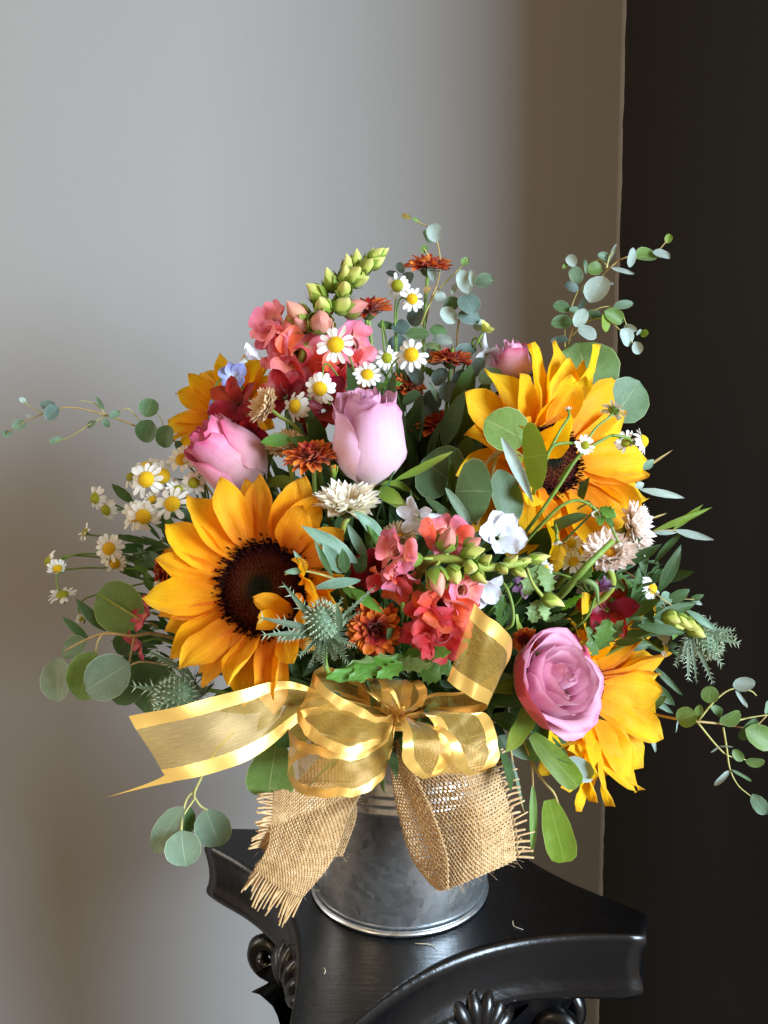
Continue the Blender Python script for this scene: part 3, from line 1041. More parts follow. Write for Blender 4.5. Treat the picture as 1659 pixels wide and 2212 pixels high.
def cham_head(th, px, py, y, dpx, n, rg, disc='y', elev=0., npet=13, name='flower_head'):
    pos = W(px, py, y)
    D = cmpx(dpx, y)
    rd = D * .215
    R = frame(n, rg.uniform(0, 6))
    inv = INV[th.name]
    P = inv[:3, :3] @ pos + inv[:3, 3]
    m = mat4(R, P) @ Matrix.Scale(rd, 4)
    h = link(name, CH[disc], th, m)
    Lp = (D * .5 - rd * .8) / rd
    elev += rg.uniform(-16, 8)
    for i in range(npet):
        if rg.random() < .07:
            continue
        petal_at(h, CH['pet'][rg.randrange(5)], 2 * math.pi * (i + rg.uniform(-.2, .2)) / npet, math.radians(elev + rg.uniform(-14, 12)), .8, .05, rg.uniform(-.25, .25), Lp * rg.uniform(.85, 1.08), sy=Lp * rg.uniform(.8, 1.05))
    link('calyx', CH['cal'], h, Matrix.Identity(4))
    return pos - R[:, 2] * rd * .45


def sprig(name, label, cat, origin, group=None):
    return thing(name, label, cat, W(*origin), None, group)


def cham_sprig(label, node, heads, seed, mat='stem', r=.07, mains=()):
    big = 1.14 if seed in (101, 102, 103) else 1.
    """node: branching point; heads: (px, py, y, diameter px, facing, disc, elevation, stem via point or None)"""
    rg = random.Random(seed)
    th = sprig('chamomile_sprig', label, 'chamomile', node, 'chamomile sprigs in the bouquet')
    N = W(*node)
    for hd in heads:
        px, py, y, d, n = hd[:5]
        disc = hd[5] if len(hd) > 5 else 'y'
        el = hd[6] if len(hd) > 6 else 0
        e = cham_head(th, px, py, y, d * big, n, rg, disc, el, rg.choice((12, 13, 14, 15)))
        via = W(*hd[7]) if len(hd) > 7 else (e + N) / 2 - nrm(n) * cmpx(18, y) + np.array([rg.uniform(-.7, .7), .6, rg.uniform(-.9, 1.0)])
        NN = W(*hd[8]) if len(hd) > 8 else N
        MB().tube([e, e - nrm(n) * .35, via, NN], [r * .75, r, r, r * 1.2], 5, 16).build('stem', M[mat], th, world=True)
    for mn in mains:
        MB().tube([W(*q) for q in mn], [r * 1.1, r * 1.5], 6, 20).build('stem', M[mat], th, world=True)
    foot = np.array([N[0] * .2, N[1] * .2, 112.5])
    MB().tube([N, (N + foot) / 2 + np.array([0, 1., .5]), foot], [r * 1.3, r * 1.5], 5, 12).build('stem', M[mat], th, world=True)
    return th


f0 = (0, -1, .1)
cham_sprig('dense cluster of white chamomile beside the pink rosebud, over the left edge', (450, 1120, 1), [
    (*c3(880, 845), -4, 74, (-.1, -1, .25)), (*c3(975, 825), -3, 70, (.1, -1, .2)), (*c3(880, 765), -2, 52, (-.1, -.6, .8)), (*c3(785, 830), -1, 46, (-.7, -.5, .4), 'g'),
    (*c3(1092, 725), -3, 58, (-.2, -.9, .4)), (*c3(1180, 690), -3, 58, (.1, -.9, .4)), (*c3(1165, 865), -4, 50, (.3, -1, 0), 'g'), (*c3(1070, 905), -4, 46, (.1, -.7, .7), 'g', 40),
    (*c3(1035, 992), -5, 72, (.05, -.9, .35)), (*c3(808, 1058), -4, 64, (-.4, -.9, .2)), (*c3(862, 1068), -5, 70, (.0, -.95, -.15)), (*c3(915, 968), -4, 42, (-.3, -.7, .6), 'y', 35)], 101)
cham_sprig('chamomile sprig with small half closed heads reaching left of the cluster', (420, 1165, 2), [
    (*c3(572, 958), 0, 52, (-.5, -.8, .0), 'g', -15), (*c3(637, 1030), 0, 50, (-.4, -.8, -.1), 'g', -20), (*c3(515, 1165), 1, 40, (-.7, -.5, .4), 'g', 30)], 102)
cham_sprig('arching chamomile sprig at the far left edge of the bouquet', (430, 1235, 1), [
    (*c9(655, 205), -3, 60, (-.1, -.95, .25), 'y', 0, (*c9(780, 250), -1)), (*c9(690, 295), -3, 48, (.1, -.9, -.3), 'y', -15), (*c9(295, 285), -1, 52, (-.8, -.55, .1), 'g', -10, (*c9(560, 235), 0)),
    (*c9(345, 325), -2, 42, (.5, -.7, -.4), 'y', -15, (*c9(480, 245), 0)), (*c9(375, 485), -1, 54, (-.1, -.35, .95), 'g', 5, (*c9(400, 330), 0)), (*c9(492, 630), -1, 26, (-.1, -.8, .5), 'g', 60, (*c9(520, 500), 0)),
    (*c9(950, 440), -4, 30, (.0, -.7, -.6), 'g', -40, (*c9(970, 280), -2))], 103)
cham_sprig('chamomile sprig with large open daisies above the lavender rosebud', (800, 925, 0), [
    (*c1(660, 865), -4, 84, (-.05, -1, .15), 'y', 0, (*c1(740, 930), -2)), (*c1(565, 1130), -5, 74, (-.15, -.9, -.25), 'y', -10, (*c1(620, 985), -2)),
    (*c1(415, 1235), -5, 72, (-.5, -.85, .1), 'y', -10, (*c1(560, 1190), -4)), (*c1(850, 1045), -4, 62, (.0, -.9, .35), 'y', 5, (*c1(815, 1130), -3)),
    (*c1(1115, 925), -4, 74, (-.1, -1, .1), 'y', -12, (*c1(1000, 985), -2))], 104)
cham_sprig('two chamomile heads on long stems below the topmost rust daisy', (860, 880, 4), [
    (*c1(1030, 510), 2, 60, (-.15, -.95, -.2), 'g', -10, (*c1(1015, 700), 3)), (*c1(1120, 590), 1, 56, (.15, -.95, .1), 'y', -10, (*c1(1030, 640), 3)), (*c1(968, 945), 1, 54, (.2, -.8, .0), 'g', 5, (*c1(940, 720), 3))], 105)
cham_sprig('chamomile sprig crossing in front of the upper right sunflower', (1105, 1260, -8), [
    (*c5(1125, 505), -9, 58, (.5, .45, .7), 'g', -5, (*c5(1010, 620), -9.5), (*c5(905, 790), -10)), (*c5(1200, 695), -8, 56, (.2, -.8, -.3), 'g', -12, (*c5(1150, 662), -9), (*c5(1110, 655), -9.3)), (*c5(1300, 690), -8, 66, (.85, -.4, .25), 'y', -10, (*c5(1200, 668), -9), (*c5(1110, 655), -9.3)),
    (*c5(950, 715), -10, 46, (.1, -.8, .1), 'g', 20, (*c5(930, 760), -10), (*c5(900, 800), -10)), (*c5(852, 505), -9.5, 24, (0, .2, 1), 'g', 70, (*c5(800, 630), -9.8), (*c5(748, 730), -10)),
    (*c5(1150, 1300), -10, 30, (.3, -.3, -.9), 'g', 65, (*c5(1080, 1160), -10), (*c5(980, 1070), -10)), (*c5(785, 1290), -9, 30, (.1, -.2, -.95), 'g', 70, (*c5(785, 1235), -9), (*c5(770, 1190), -8.6)), (*c5(1020, 1130), -10, 24, (-.3, -.9, 0), 'g', 70, (*c5(990, 1085), -10), (*c5(975, 1065), -10))], 106, 'stem', .085,
    [[(*c5(1110, 655), -9.3), (*c5(1000, 715), -9.8), (*c5(905, 790), -10), (*c5(800, 950), -10), (*c5(690, 1110), -9.5), (*c5(600, 1230), -8.6), (*c5(560, 1310), -8)], [(*c5(980, 1070), -10), (*c5(900, 1045), -10), (*c5(800, 1085), -10), (*c5(690, 1190), -9.5), (*c5(580, 1310), -8.2)], [(*c5(900, 705), -9.9), (*c5(820, 702), -9.9), (*c5(750, 730), -10), (*c5(700, 850), -9.5), (*c5(640, 1010), -7)], [(*c5(905, 790), -10), (*c5(860, 840), -9.9), (*c5(800, 930), -9.8)]])
cham_sprig('small chamomile heads tucked under the blush strawflowers', (1290, 1300, -3), [
    (*c8(490, 510), -8, 56, (-.5, -.6, .5)), (*c8(480, 400), -7, 50, (-.6, -.6, .3)), (*c8(320, 555), -8, 44, (.3, -.8, .2)), (*c8(960, 670), -5, 64, (.65, -.6, .3)), (*c8(850, 640), -3, 40, (.4, -.6, .5)),
    (*c8(1050, 810), -5, 44, (.7, -.4, .4)), (*c8(1040, 1030), -4, 40, (.8, -.5, .1)), (*c8(690, 600), -4, 36, (.2, -.6, .6)), (*c8(350, 525), -4, 34, (.1, -.7, .6))], 107)


def many_petalled(name, cat, label, px, py, y, dpx, n, whorls, seed, disc=None, bracts=None, stem_mat='stem', group=None, sr=.14, via=None, tops=None):
    """whorls: (count, radius factor of the foot, length factor, width factor, elevation, material, shape, bend)"""
    rg = random.Random(seed)
    pos = W(px, py, y)
    R = frame(n, rg.uniform(0, 6))
    th = thing(name, label, cat, pos, R, group)
    r = cmpx(dpx, y) / 2
    for (cnt, r0, lf, wf, el, mt, shp, bend) in whorls:
        ms = [petal_mesh(M[mt], r * lf * rg.uniform(.9, 1.1), r * wf * rg.uniform(.85, 1.15), shp, bend * rg.uniform(.5, 1.5), rg.uniform(.25, .6), 0, .02 * r, rg.uniform(-.3, .3), i, 5, 7) for i in range(3)]
        for i in range(cnt):
            petal_at(th, ms[i % 3], 2 * math.pi * (i + rg.uniform(-.3, .3)) / cnt, math.radians(el + rg.uniform(-10, 10)), r * r0, 0, rg.uniform(-.3, .3), rg.uniform(.88, 1.08))
    if disc:
        mb = MB().grid(dome(r * disc[0], r * disc[1]), closed=True)
        bumps(mb, r * disc[0], r * disc[1], 80, rg)
        mb.build('disc', M[disc[2]], th)
    MB().grid(lathe([(r * .3, -.02 * r), (r * .3, -r * .12), (r * .2, -r * .26), (r * .06, -r * .32)], 14), closed=True).build('calyx', M['sepal_dark'], th)
    if bracts:
        bm = petal_mesh(M[bracts], r * .5, r * .14, 'point', -.3, .3)
        for i in range(11):
            petal_at(th, bm, 2 * math.pi * i / 11, math.radians(2), r * .1, -.14 * r, 0, 1, 'bract')
    e = pos - R[:, 2] * r * .3
    if via is not None:
        foot = np.array([pos[0] * .25, pos[1] * .25, 112.5])
        MB().tube([e] + [W(*v) for v in via] + [foot], sr, 6, 20).build('stem', M[stem_mat], th, world=True)
    else:
        stem_to_pail(th, e, R[:, 2], sr, M[stem_mat])
    return th


def mum(label, px, py, y, d, n, seed, via=None, stem='stem'):
    return many_petalled('chrysanthemum', 'chrysanthemum', label, px, py, y, d, n, [
        (19, .12, .88, .27, 6, 'rust', 'spoon', .1), (19, .12, .84, .25, 18, 'rust', 'spoon', .1), (18, .10, .72, .23, 32, 'rust', 'spoon', .1), (17, .08, .56, .2, 48, 'rust_dark', 'spoon', -.1), (14, .05, .40, .16, 64, 'rust_dark', 'spoon', -.3), (9, .02, .26, .14, 78, 'rust_dark', 'spoon', -.4)],
        seed, None, 'sepal_dark', stem, 'rust chrysanthemums in the bouquet', .13, via)


mum('topmost rust orange chrysanthemum among the eucalyptus', *c1(1215, 405), 3, 112, (.05, -.22, .97), 201, [(*c1(1205, 560), 3), (*c1(1190, 800), 3)])
mum('rust chrysanthemum on a bare green stem right of the snapdragon tip', *c1(855, 665), 1, 116, (-.12, -.3, .95), 202, [(*c1(845, 740), 1), (*c1(880, 950), 1.5)])
mum('rust chrysanthemum below the baby eucalyptus, left of a white hooded bloom', *c1(1350, 965), 1, 104, (.05, -.28, .95), 203, [(*c1(1345, 1050), 1)])
mum('dark rust chrysanthemum between the lavender rosebud and upper right sunflower', *c4(1280, 305), 0, 116, (-.05, -.25, .96), 204)
mum('rust chrysanthemum in front of the lavender rosebud, above the cream strawflower', *c4(520, 495), -8, 122, (-.1, -.42, .9), 205)
mum('dark centred bronze chrysanthemum facing forward beside the sea holly head', *c6(1500, 985), -12.5, 138, (.05, -.96, -.18), 206)
mum('rust chrysanthemum half hidden behind the lavender rosebud', *c1(1095, 1120), 2, 84, (.3, -.5, .8), 207)
mum('orange chrysanthemum sliver left of the open mauve rose', *c7(1195, 985), -10, 66, (-.5, -.6, .6), 208)
mum('yellow tipped chrysanthemum hidden left of the large orange sunflower', *c6(240, 650), -3, 86, (-.8, -.5, .2), 209)
many_petalled('chrysanthemum_bud', 'flower bud', 'closed rust chrysanthemum bud below the lavender rosebud', *c4(645, 600), -9, 44, (.1, -.5, .85), [
    (14, .25, 1.2, .34, 70, 'sepal', 'spoon', -.9), (12, .2, 1.25, .3, 80, 'rust', 'spoon', -1.0), (8, .1, 1.1, .3, 86, 'rust', 'spoon', -.8)], 210)


def straw(label, px, py, y, d, n, mt, seed, via=None, sm='stem_pale', sr=.2, flat=0.):
    return many_petalled('strawflower', 'strawflower', label, px, py, y, d, n, [
        (12, .2, .56, .42, -16, mt, 'point', -.2), (18, .18, .72, .42, 0 + flat, mt, 'point', -.25), (21, .2, .82, .38, 11 + flat, mt, 'point', -.25), (23, .2, .82, .35, 22 + flat, mt, 'point', -.25), (24, .22, .76, .30, 34 + flat, mt, 'point', -.25), (21, .24, .64, .22, 46, mt, 'point', -.2), (19, .26, .52, .18, 58, mt, 'point', -.1), (16, .27, .38, .14, 68, mt, 'point', .0)],
        seed, (.3, .22, 'straw_disc'), None, sm, 'strawflowers in the bouquet', sr, via)


straw('broad cream strawflower seen from the side above the large orange sunflower', *c4(730, 785), -11, 160, (.0, -.28, .96), 'straw', 301, [(*c4(700, 930), -11), (*c4(670, 1200), -10)])
straw('dried tan strawflower leaning left among the dark red petals', *c4(245, 185), -6, 92, (-.75, -.5, .45), 'straw_dry', 302, None, 'stem_pale', .13)
straw('tan strawflower half hidden behind a green leaf left of the rosebud', *c4(365, 425), -5, 96, (-.2, -.5, .8), 'straw_dry', 303)
straw('blush strawflower facing right at the edge of the black wall', *c8(845, 310), -6, 128, (.82, -.5, .22), 'straw_pink', 304)
straw('blush strawflower nodding on a thick pale stem', *c8(700, 470), -8.5, 124, (-.1, -.62, .75), 'straw_pink', 305, None, 'stem_pale', .24)
straw('pale strawflower mostly hidden behind the pink snapdragon bloom', *c7(440, 365), -9, 84, (-.1, -.5, .85), 'straw_dry', 306)
th = thing('cut_stem', 'thick pale green stem crossing below the blush strawflowers', 'flower stem', W(*c8(410, 715), -9))
MB().tube([W(*c8(300, 800), -6), W(*c8(420, 705), -10), W(*c8(560, 545), -11.5), W(*c8(725, 385), -10.5)], [.24, .23, .21, .17], 10, 20).build('stalk', M['stem'], th, world=True)
MB().tube([W(*c8(500, 640), -10.9), W(*c8(560, 625), -11.6), W(*c8(620, 660), -11.6), W(*c8(640, 770), -11.2)], [.05, .16, .2, .04], 6, 14).build('side_shoot', M['fern_pale'], th, world=True)


# ---------------------------------------------------------------- snapdragons
def ovoid(Ln, Wd, nr=10, na=12, groove=.07, k=3, sharp=.75):
    G = np.zeros((nr, na, 3))
    U = np.zeros((nr, na, 2))
    for i in range(nr):
        f = i / (nr - 1)
        r = Wd / 2 * (math.sin(math.pi * f ** sharp) ** .8 * (1.12 - .3 * f) if 0 < f < 1 else .02)
        for j in range(na):
            a = 2 * math.pi * j / na
            rr = r * (1 + groove * math.cos(k * a))
            G[i, j] = (rr * math.cos(a), rr * math.sin(a), Ln * f)
            U[i, j] = (j / na, f)
    return G, U


def snap_bud(th, px, py, y, lpx, wpx, d, mt, rg, calyx='sepal'):
    pos = W(px, py, y)
    R = frame(d, rg.uniform(0, 6))
    P = pos + INV[th.name][:3, 3]
    Ln, Wd = cmpx(lpx, y) * 1.05, cmpx(wpx, y) * .84
    G, U = ovoid(Ln, Wd, groove=.1)
    G = crumple(G, Wd * .035, Wd * 1.3, rg.uniform(0, 6))
    o = MB().grid(G, closed=True, U=U).build('bud', M[mt], th, mat4(R, P - R[:, 2] * Ln * .5))
    for i in range(5):
        S_ = np.zeros((9, 5, 3))
        a0, top = 2 * math.pi * i / 5 + rg.uniform(-.15, .15), rg.uniform(.52, .8)
        for p in range(9):
            f = .03 + top * p / 8.
            rr = Wd / 2 * math.sin(math.pi * f ** .75) ** .8 * (1.12 - .3 * f) * 1.07 + Wd * (.03 + .09 * (p / 8.) ** 3)
            for q in range(5):
                sq = q / 2. - 1
                a = a0 + sq * .72 * (1 - (p / 8.) ** 2.2)
                S_[p, q] = (rr * math.cos(a) * (1 + .05 * sq * sq), rr * math.sin(a) * (1 + .05 * sq * sq), Ln * f)
        MB().grid(S_).build('sepal', M[calyx], o)
    return P - R[:, 2] * Ln * .5


def snap_bloom(th, px, py, y, d, spx, rg, m_tube, m_lip, lobes=7):
    """a ruffled two lipped bloom: throat tube and broad wavy lobes"""
    pos = W(px, py, y)
    R = frame(d, rg.uniform(-.4, .4))
    P = pos + INV[th.name][:3, 3]
    s = cmpx(spx, y) * .78
    pts = []
    for r, z in ((.1, -.55), (.2, -.45), (.24, -.2), (.26, .0), (.3, .12), (.2, .16)):
        pts.append((r * s, z * s))
    G = lathe(pts, 16)
    o = MB().grid(G, closed=True).build('bloom', M[m_tube], th, mat4(R, P))
    for i in range(lobes):
        up = i % 2
        me = petal_mesh(M[m_lip if rg.random() < .7 else m_tube], s * rg.uniform(.55, .72), s * rg.uniform(.62, .85), 'fan', rg.uniform(.2, 1.4) if not up else rg.uniform(-.5, .6), rg.uniform(-.1, .3), .04, s * rg.uniform(.05, .1), rg.uniform(-.5, .5), rg.uniform(0, 6), 11, 12, rg.uniform(.2, .9))
        petal_at(o, me, 2 * math.pi * i / lobes + rg.uniform(-.25, .25), math.radians(rg.uniform(15, 60)), s * .16, s * .02, rg.uniform(-.35, .35))
    sm = petal_mesh(M['sepal'], s * .4, s * .22, 'point', -.4, .4)
    for i in range(5):
        petal_at(o, sm, 2 * math.pi * i / 5, math.radians(55), s * .08, -.62 * s, 0, 1, 'sepal')
    return P


def snapdragon(label, pts, rads, buds, blooms, seed):
    rg = random.Random(seed)
    th = thing('snapdragon', label, 'snapdragon', W(*pts[-1]), None, 'snapdragons in the bouquet')
    S = crom([W(*p) for p in pts], 40)
    mb = MB().tube(S, rads, 8)
    base = -INV[th.name][:3, 3]
    foot = np.array([S[-1][0] * .3, S[-1][1] * .3, 112.5])
    mb.tube([S[-1], (S[-1] + foot) / 2 + np.array([0, 1, 0]), foot], rads[-1], 8, 12)
    for q in buds:
        e = snap_bud(th, *q, rg) if len(q) == 7 else snap_bud(th, *q[:7], rg, q[7])
        e = e + base
        i = int(np.argmin(np.linalg.norm(S - e, axis=1)))
        mb.tube([e, S[max(0, i - 1)] * .7 + e * .3, S[min(39, i + 1)]], .1, 5, 7)
    for q in blooms:
        e = snap_bloom(th, *q[:5], rg, q[5], q[6]) + base
        i = int(np.argmin(np.linalg.norm(S - e, axis=1)))
        e2 = e - nrm(q[3]) * cmpx(q[4], q[2]) * .5
        mb.tube([e2, S[i]], .12, 5, 4)
    mb.build('stem', M['stem_pale'], th, world=True)
    return th


up = (.6, -.15, .75)
snapdragon('tall snapdragon with lime green tip and coral pink blooms at top left', [(*c1(945, 300), 0), (*c1(850, 380), 0), (*c1(730, 500), 0), (*c1(650, 620), 0), (*c1(560, 760), 0), (*c1(480, 880), 0), (*c1(430, 1080), 1)], [.1, .25, .28, .3, .34, .36, .36], [
    (*c1(940, 312), -.2, 34, 22, (.8, 0, .6), 'bud_green'), (*c1(900, 325), -.5, 42, 28, (.8, -.3, .6), 'bud_green'), (*c1(868, 345), -.3, 42, 30, (.3, -.2, .9), 'bud_green'), (*c1(905, 370), -.6, 42, 30, (.9, -.3, .4), 'bud_green'), (*c1(850, 390), -1, 44, 32, (.6, -.7, .5), 'bud_green'),
    (*c1(785, 355), -.2, 46, 32, (.1, -.3, 1), 'bud_green'), (*c1(825, 420), -.8, 48, 34, (.8, -.5, .3), 'bud_green'), (*c1(735, 395), -.5, 50, 36, (-.1, -.4, .9), 'bud_green'), (*c1(770, 440), -1.2, 50, 36, (.5, -.8, .4), 'bud_green'), (*c1(800, 475), -.8, 50, 36, (.8, -.5, .1), 'bud_green'), (*c1(720, 440), -1, 48, 36, (.1, -.8, .6), 'bud_green'),
    (*c1(630, 478), -.5, 54, 40, (-.3, -.4, .85), 'bud_green'), (*c1(710, 525), -1.4, 48, 38, (.2, -.9, .35), 'bud_green'), (*c1(540, 555), -.6, 58, 44, (-.65, -.35, .65), 'bud_green'), (*c1(580, 622), -1.6, 48, 42, (-.1, -.85, .4), 'bud_green'),
    (*c1(705, 622), -1.2, 52, 44, (.5, -.7, .4), 'bud_green'), (*c1(770, 640), -.8, 60, 48, (.85, -.4, .2), 'bud_peach'), (*c1(430, 680), -1, 70, 56, (-.55, -.5, .65), 'bud_peach'), (*c1(455, 735), -1.2, 50, 46, (-.4, -.8, .2), 'bud_peach'), (*c1(565, 725), -1.8, 56, 56, (.1, -.95, .1), 'bud_peach'), (*c1(605, 740), -1.3, 48, 44, (.4, -.8, 0), 'bud_peach')],
    [(*c1(300, 770), 0, (-.6, -.6, .4), 98, 'coral_pink', 'coral_pink'), (*c1(320, 860), 0, (-.5, -.7, -.2), 92, 'coral', 'coral_pink'), (*c1(440, 935), 0, (.1, -.95, .0), 112, 'coral', 'coral_pink'), (*c1(380, 985), 0, (-.2, -.7, -.5), 84, 'coral', 'coral_pink'),
     (*c1(750, 870), .5, (.6, -.6, .2), 88, 'coral_pink', 'coral_pink'), (*c1(680, 1020), 0, (.3, -.9, .1), 104, 'coral', 'coral'), (*c1(690, 1140), 0, (.2, -.9, -.2), 96, 'coral', 'coral')], 401)
snapdragon('coral snapdragon lying across the middle with lime buds pointing right', [(*c7(1320, 480), -13), (*c7(1150, 520), -13.6), (*c7(950, 545), -14), (*c7(780, 500), -14), (*c7(620, 500), -13.5), (*c7(540, 600), -12), (*c7(500, 760), -10)], [.08, .2, .24, .26, .3, .3, .3], [
    (*c7(1270, 490), -13.2, 54, 28, (.95, -.1, .2), 'bud_green'), (*c7(1185, 510), -13.4, 40, 26, (.8, -.4, .4), 'bud_green'), (*c7(1110, 505), -13.6, 42, 28, (.6, -.5, .6), 'bud_green'), (*c7(1160, 570), -13.6, 44, 28, (.7, -.5, -.5), 'bud_green'), (*c7(1060, 555), -14.2, 46, 26, (.3, -.8, -.2), 'bud_green'),
    (*c7(960, 500), -14, 42, 30, (.4, -.6, .6), 'bud_green'), (*c7(880, 455), -14.2, 62, 38, (.75, -.5, .35), 'bud_green'), (*c7(870, 545), -14.8, 42, 38, (.1, -.98, 0), 'bud_green'), (*c7(915, 600), -14.4, 50, 32, (.6, -.6, -.5), 'bud_green'), (*c7(770, 595), -14.8, 54, 46, (.2, -.8, -.5), 'bud_green'),
    (*c7(730, 375), -14.4, 66, 50, (.2, -.6, .75), 'bud_peach'), (*c7(880, 400), -14, 46, 34, (.7, -.4, .5), 'bud_peach'), (*c7(670, 630), -15, 74, 54, (.1, -.7, -.7), 'bud_peach'), (*c7(505, 495), -14.4, 56, 34, (-.9, -.3, .0), 'bud_peach')],
    [(*c7(430, 450), -14.2, (-.5, -.8, .2), 84, 'coral_pink', 'coral_pink'), (*c7(390, 620), -13.4, (-.5, -.6, -.6), 92, 'coral', 'coral'), (*c7(440, 590), -14, (.2, -.7, -.5), 78, 'coral_pink', 'coral_pink'), (*c7(720, 370), -12.5, (.2, -.8, .5), 96, 'coral', 'coral_pink'),
     (*c7(700, 760), -14, (.1, -.95, -.1), 112, 'coral', 'coral'), (*c7(620, 830), -13.5, (-.4, -.8, -.3), 92, 'coral', 'coral'), (*c7(690, 930), -13.5, (.1, -.9, -.35), 112, 'coral', 'coral'), (*c7(580, 960), -13, (-.5, -.7, -.4), 82, 'coral', 'coral'), (*c7(800, 680), -13.5, (.5, -.8, .1), 92, 'coral_pink', 'coral_pink'), (*c7(790, 790), -13, (.4, -.8, -.2), 80, 'coral', 'coral_pink')], 402)


# ---------------------------------------------------------------- delphinium, alstroemeria
def loose_bloom(name, cat, label, px, py, y, spx, d, mt, seed, npet=5, shape='round', elev=35, wide=.8, spur=None, eye=None, group=None, stem='stem', bend=.2):
    rg = random.Random(seed)
    pos = W(px, py, y)
    R = frame(d, rg.uniform(0, 6))
    th = thing(name, label, cat, pos, R, group)
    s = cmpx(spx, y) / 2
    for i in range(npet):
        me = petal_mesh(M[mt], s * rg.uniform(.95, 1.12), s * wide * rg.uniform(.88, 1.12), shape, bend + rg.uniform(-.3, .3), rg.uniform(.1, .4), .03, .05 * s, rg.uniform(-.3, .3), rg.uniform(0, 6), 9, 11, rg.uniform(-.2, .4))
        petal_at(th, me, 2 * math.pi * i / npet + rg.uniform(-.15, .15), math.radians(elev + rg.uniform(-14, 14)), s * .08, .02 * s * i, rg.uniform(-.25, .25))
    if eye:
        for i in range(5):
            me = petal_mesh(M[eye], s * .32, s * .2, 'fan', -.3, .5)
            petal_at(th, me, 2 * math.pi * i / 5, math.radians(65), s * .05, s * .05, 0, 1, 'inner_petal')
    if spur:
        sd = np.array(spur, float)
        MB().tube([pos - R[:, 2] * s * .05, pos - R[:, 2] * s * .3 + sd * s * .4, pos - R[:, 2] * s * .25 + sd * s * 1.1], [s * .22, s * .17, s * .05], 8, 10).build('spur', M[mt], th, world=True)
    stem_to_pail(th, pos - R[:, 2] * s * .1, R[:, 2], .09, M[stem])
    return th


gd = 'delphinium blooms in the bouquet'
loose_bloom('delphinium_bloom', 'delphinium', 'pale blue delphinium cup with white centre at upper left', *c3(1418, 235), -2, 66, (-.1, -.95, .1), 'delph_blue', 501, 6, 'round', 42, 1., None, 'delph', gd)
loose_bloom('delphinium_bloom', 'delphinium', 'white delphinium bud above the pale blue cup', *c3(1480, 120), -1, 58, (.7, -.3, .6), 'delph', 502, 5, 'round', 62, .9, (-.8, .1, -.5), None, gd)
loose_bloom('delphinium_bloom', 'delphinium', 'violet blue delphinium behind the dark red petals', *c3(1340, 450), 0, 72, (-.5, -.6, .2), 'delph_blue', 503, 5, 'round', 30, .8, None, None, gd)
loose_bloom('delphinium_bloom', 'delphinium', 'white delphinium with long spur below the lavender rosebud', *c7(560, 240), -11, 96, (-.6, -.7, .1), 'delph', 504, 5, 'round', 38, .62, (.95, 0, .05), None, gd)
loose_bloom('delphinium_bloom', 'delphinium', 'large white delphinium under the round eucalyptus leaves', *c7(1020, 370), -11.5, 116, (.35, -.85, .25), 'delph', 505, 6, 'round', 45, .95, None, None, gd, bend=.5)
loose_bloom('delphinium_bloom', 'delphinium', 'drooping white delphinium below the lime snapdragon buds', *c7(930, 660), -12.2, 96, (.3, -.75, -.45), 'delph', 506, 5, 'round', 40, .85, None, None, gd, bend=.4)
loose_bloom('delphinium_bloom', 'delphinium', 'white hooded delphinium at top beside the baby eucalyptus', *c1(1565, 920), 2, 78, (.2, -.6, -.4), 'delph', 507, 5, 'round', 50, .85, (0, .1, 1), None, gd)
loose_bloom('delphinium_bloom', 'delphinium', 'pale green white delphinium bud on the tall stem at top', *c1(1545, 790), 2, 44, (.4, -.5, .6), 'bud_green', 508, 5, 'round', 62, .9, None, None, gd)
ga = 'alstroemeria blooms in the bouquet'
loose_bloom('alstroemeria_bloom', 'alstroemeria', 'velvet dark red alstroemeria behind the tan strawflower', *c3(1440, 400), -3, 128, (-.3, -.8, .3), 'alstro', 511, 6, 'sun', 30, .62, None, None, ga)
loose_bloom('alstroemeria_bloom', 'alstroemeria', 'dark red alstroemeria above the pink rosebud', *c3(1490, 560), -3, 110, (.1, -.85, -.2), 'alstro', 512, 6, 'sun', 40, .7, None, None, ga)
loose_bloom('alstroemeria_bloom', 'alstroemeria', 'dark red alstroemeria between chamomile and the lavender rosebud', *c4(590, 210), -3, 140, (.0, -.9, .3), 'alstro', 513, 6, 'round', 40, .8, None, None, ga)
loose_bloom('alstroemeria_bloom', 'alstroemeria', 'crimson alstroemeria above the daisy beside the tan strawflower', *c4(360, 130), -2, 120, (.0, -.8, .5), 'alstro', 514, 6, 'round', 35, .8, None, None, ga)
loose_bloom('alstroemeria_bloom', 'alstroemeria', 'dark red alstroemeria petals behind the open mauve rose', *c8(690, 800), -6, 132, (-.2, -.75, .3), 'alstro', 515, 6, 'sun', 25, .6, None, None, ga)
loose_bloom('alstroemeria_bloom', 'alstroemeria', 'plum purple alstroemeria bud under the thick pale stem', *c8(640, 690), -8, 70, (.5, -.3, .7), 'plum', 516, 5, 'sun', 66, .5, None, None, ga)
loose_bloom('alstroemeria_bloom', 'alstroemeria', 'small plum bloom in the shade beneath the lime buds', *c7(1180, 650), -9, 60, (.0, -.8, .3), 'plum', 517, 5, 'sun', 40, .6, None, None, ga)
loose_bloom('alstroemeria_bloom', 'alstroemeria', 'pink bloom hidden left of the large orange sunflower', *c9(900, 590), -5, 84, (-.7, -.6, .1), 'rose_red', 518, 6, 'sun', 35, .7, None, None, ga)
loose_bloom('alstroemeria_bloom', 'alstroemeria', 'magenta bloom under the lowest left petals of the sunflower', *c9(850, 765), -5, 72, (-.7, -.6, -.2), 'rose_red', 519, 6, 'sun', 35, .7, None, None, ga)
loose_bloom('alstroemeria_bloom', 'alstroemeria', 'shaded red bloom between the strawflower and coral snapdragon', *c7(290, 560), -10.5, 104, (-.2, -.8, .2), 'alstro', 520, 6, 'round', 35, .8, None, None, ga)


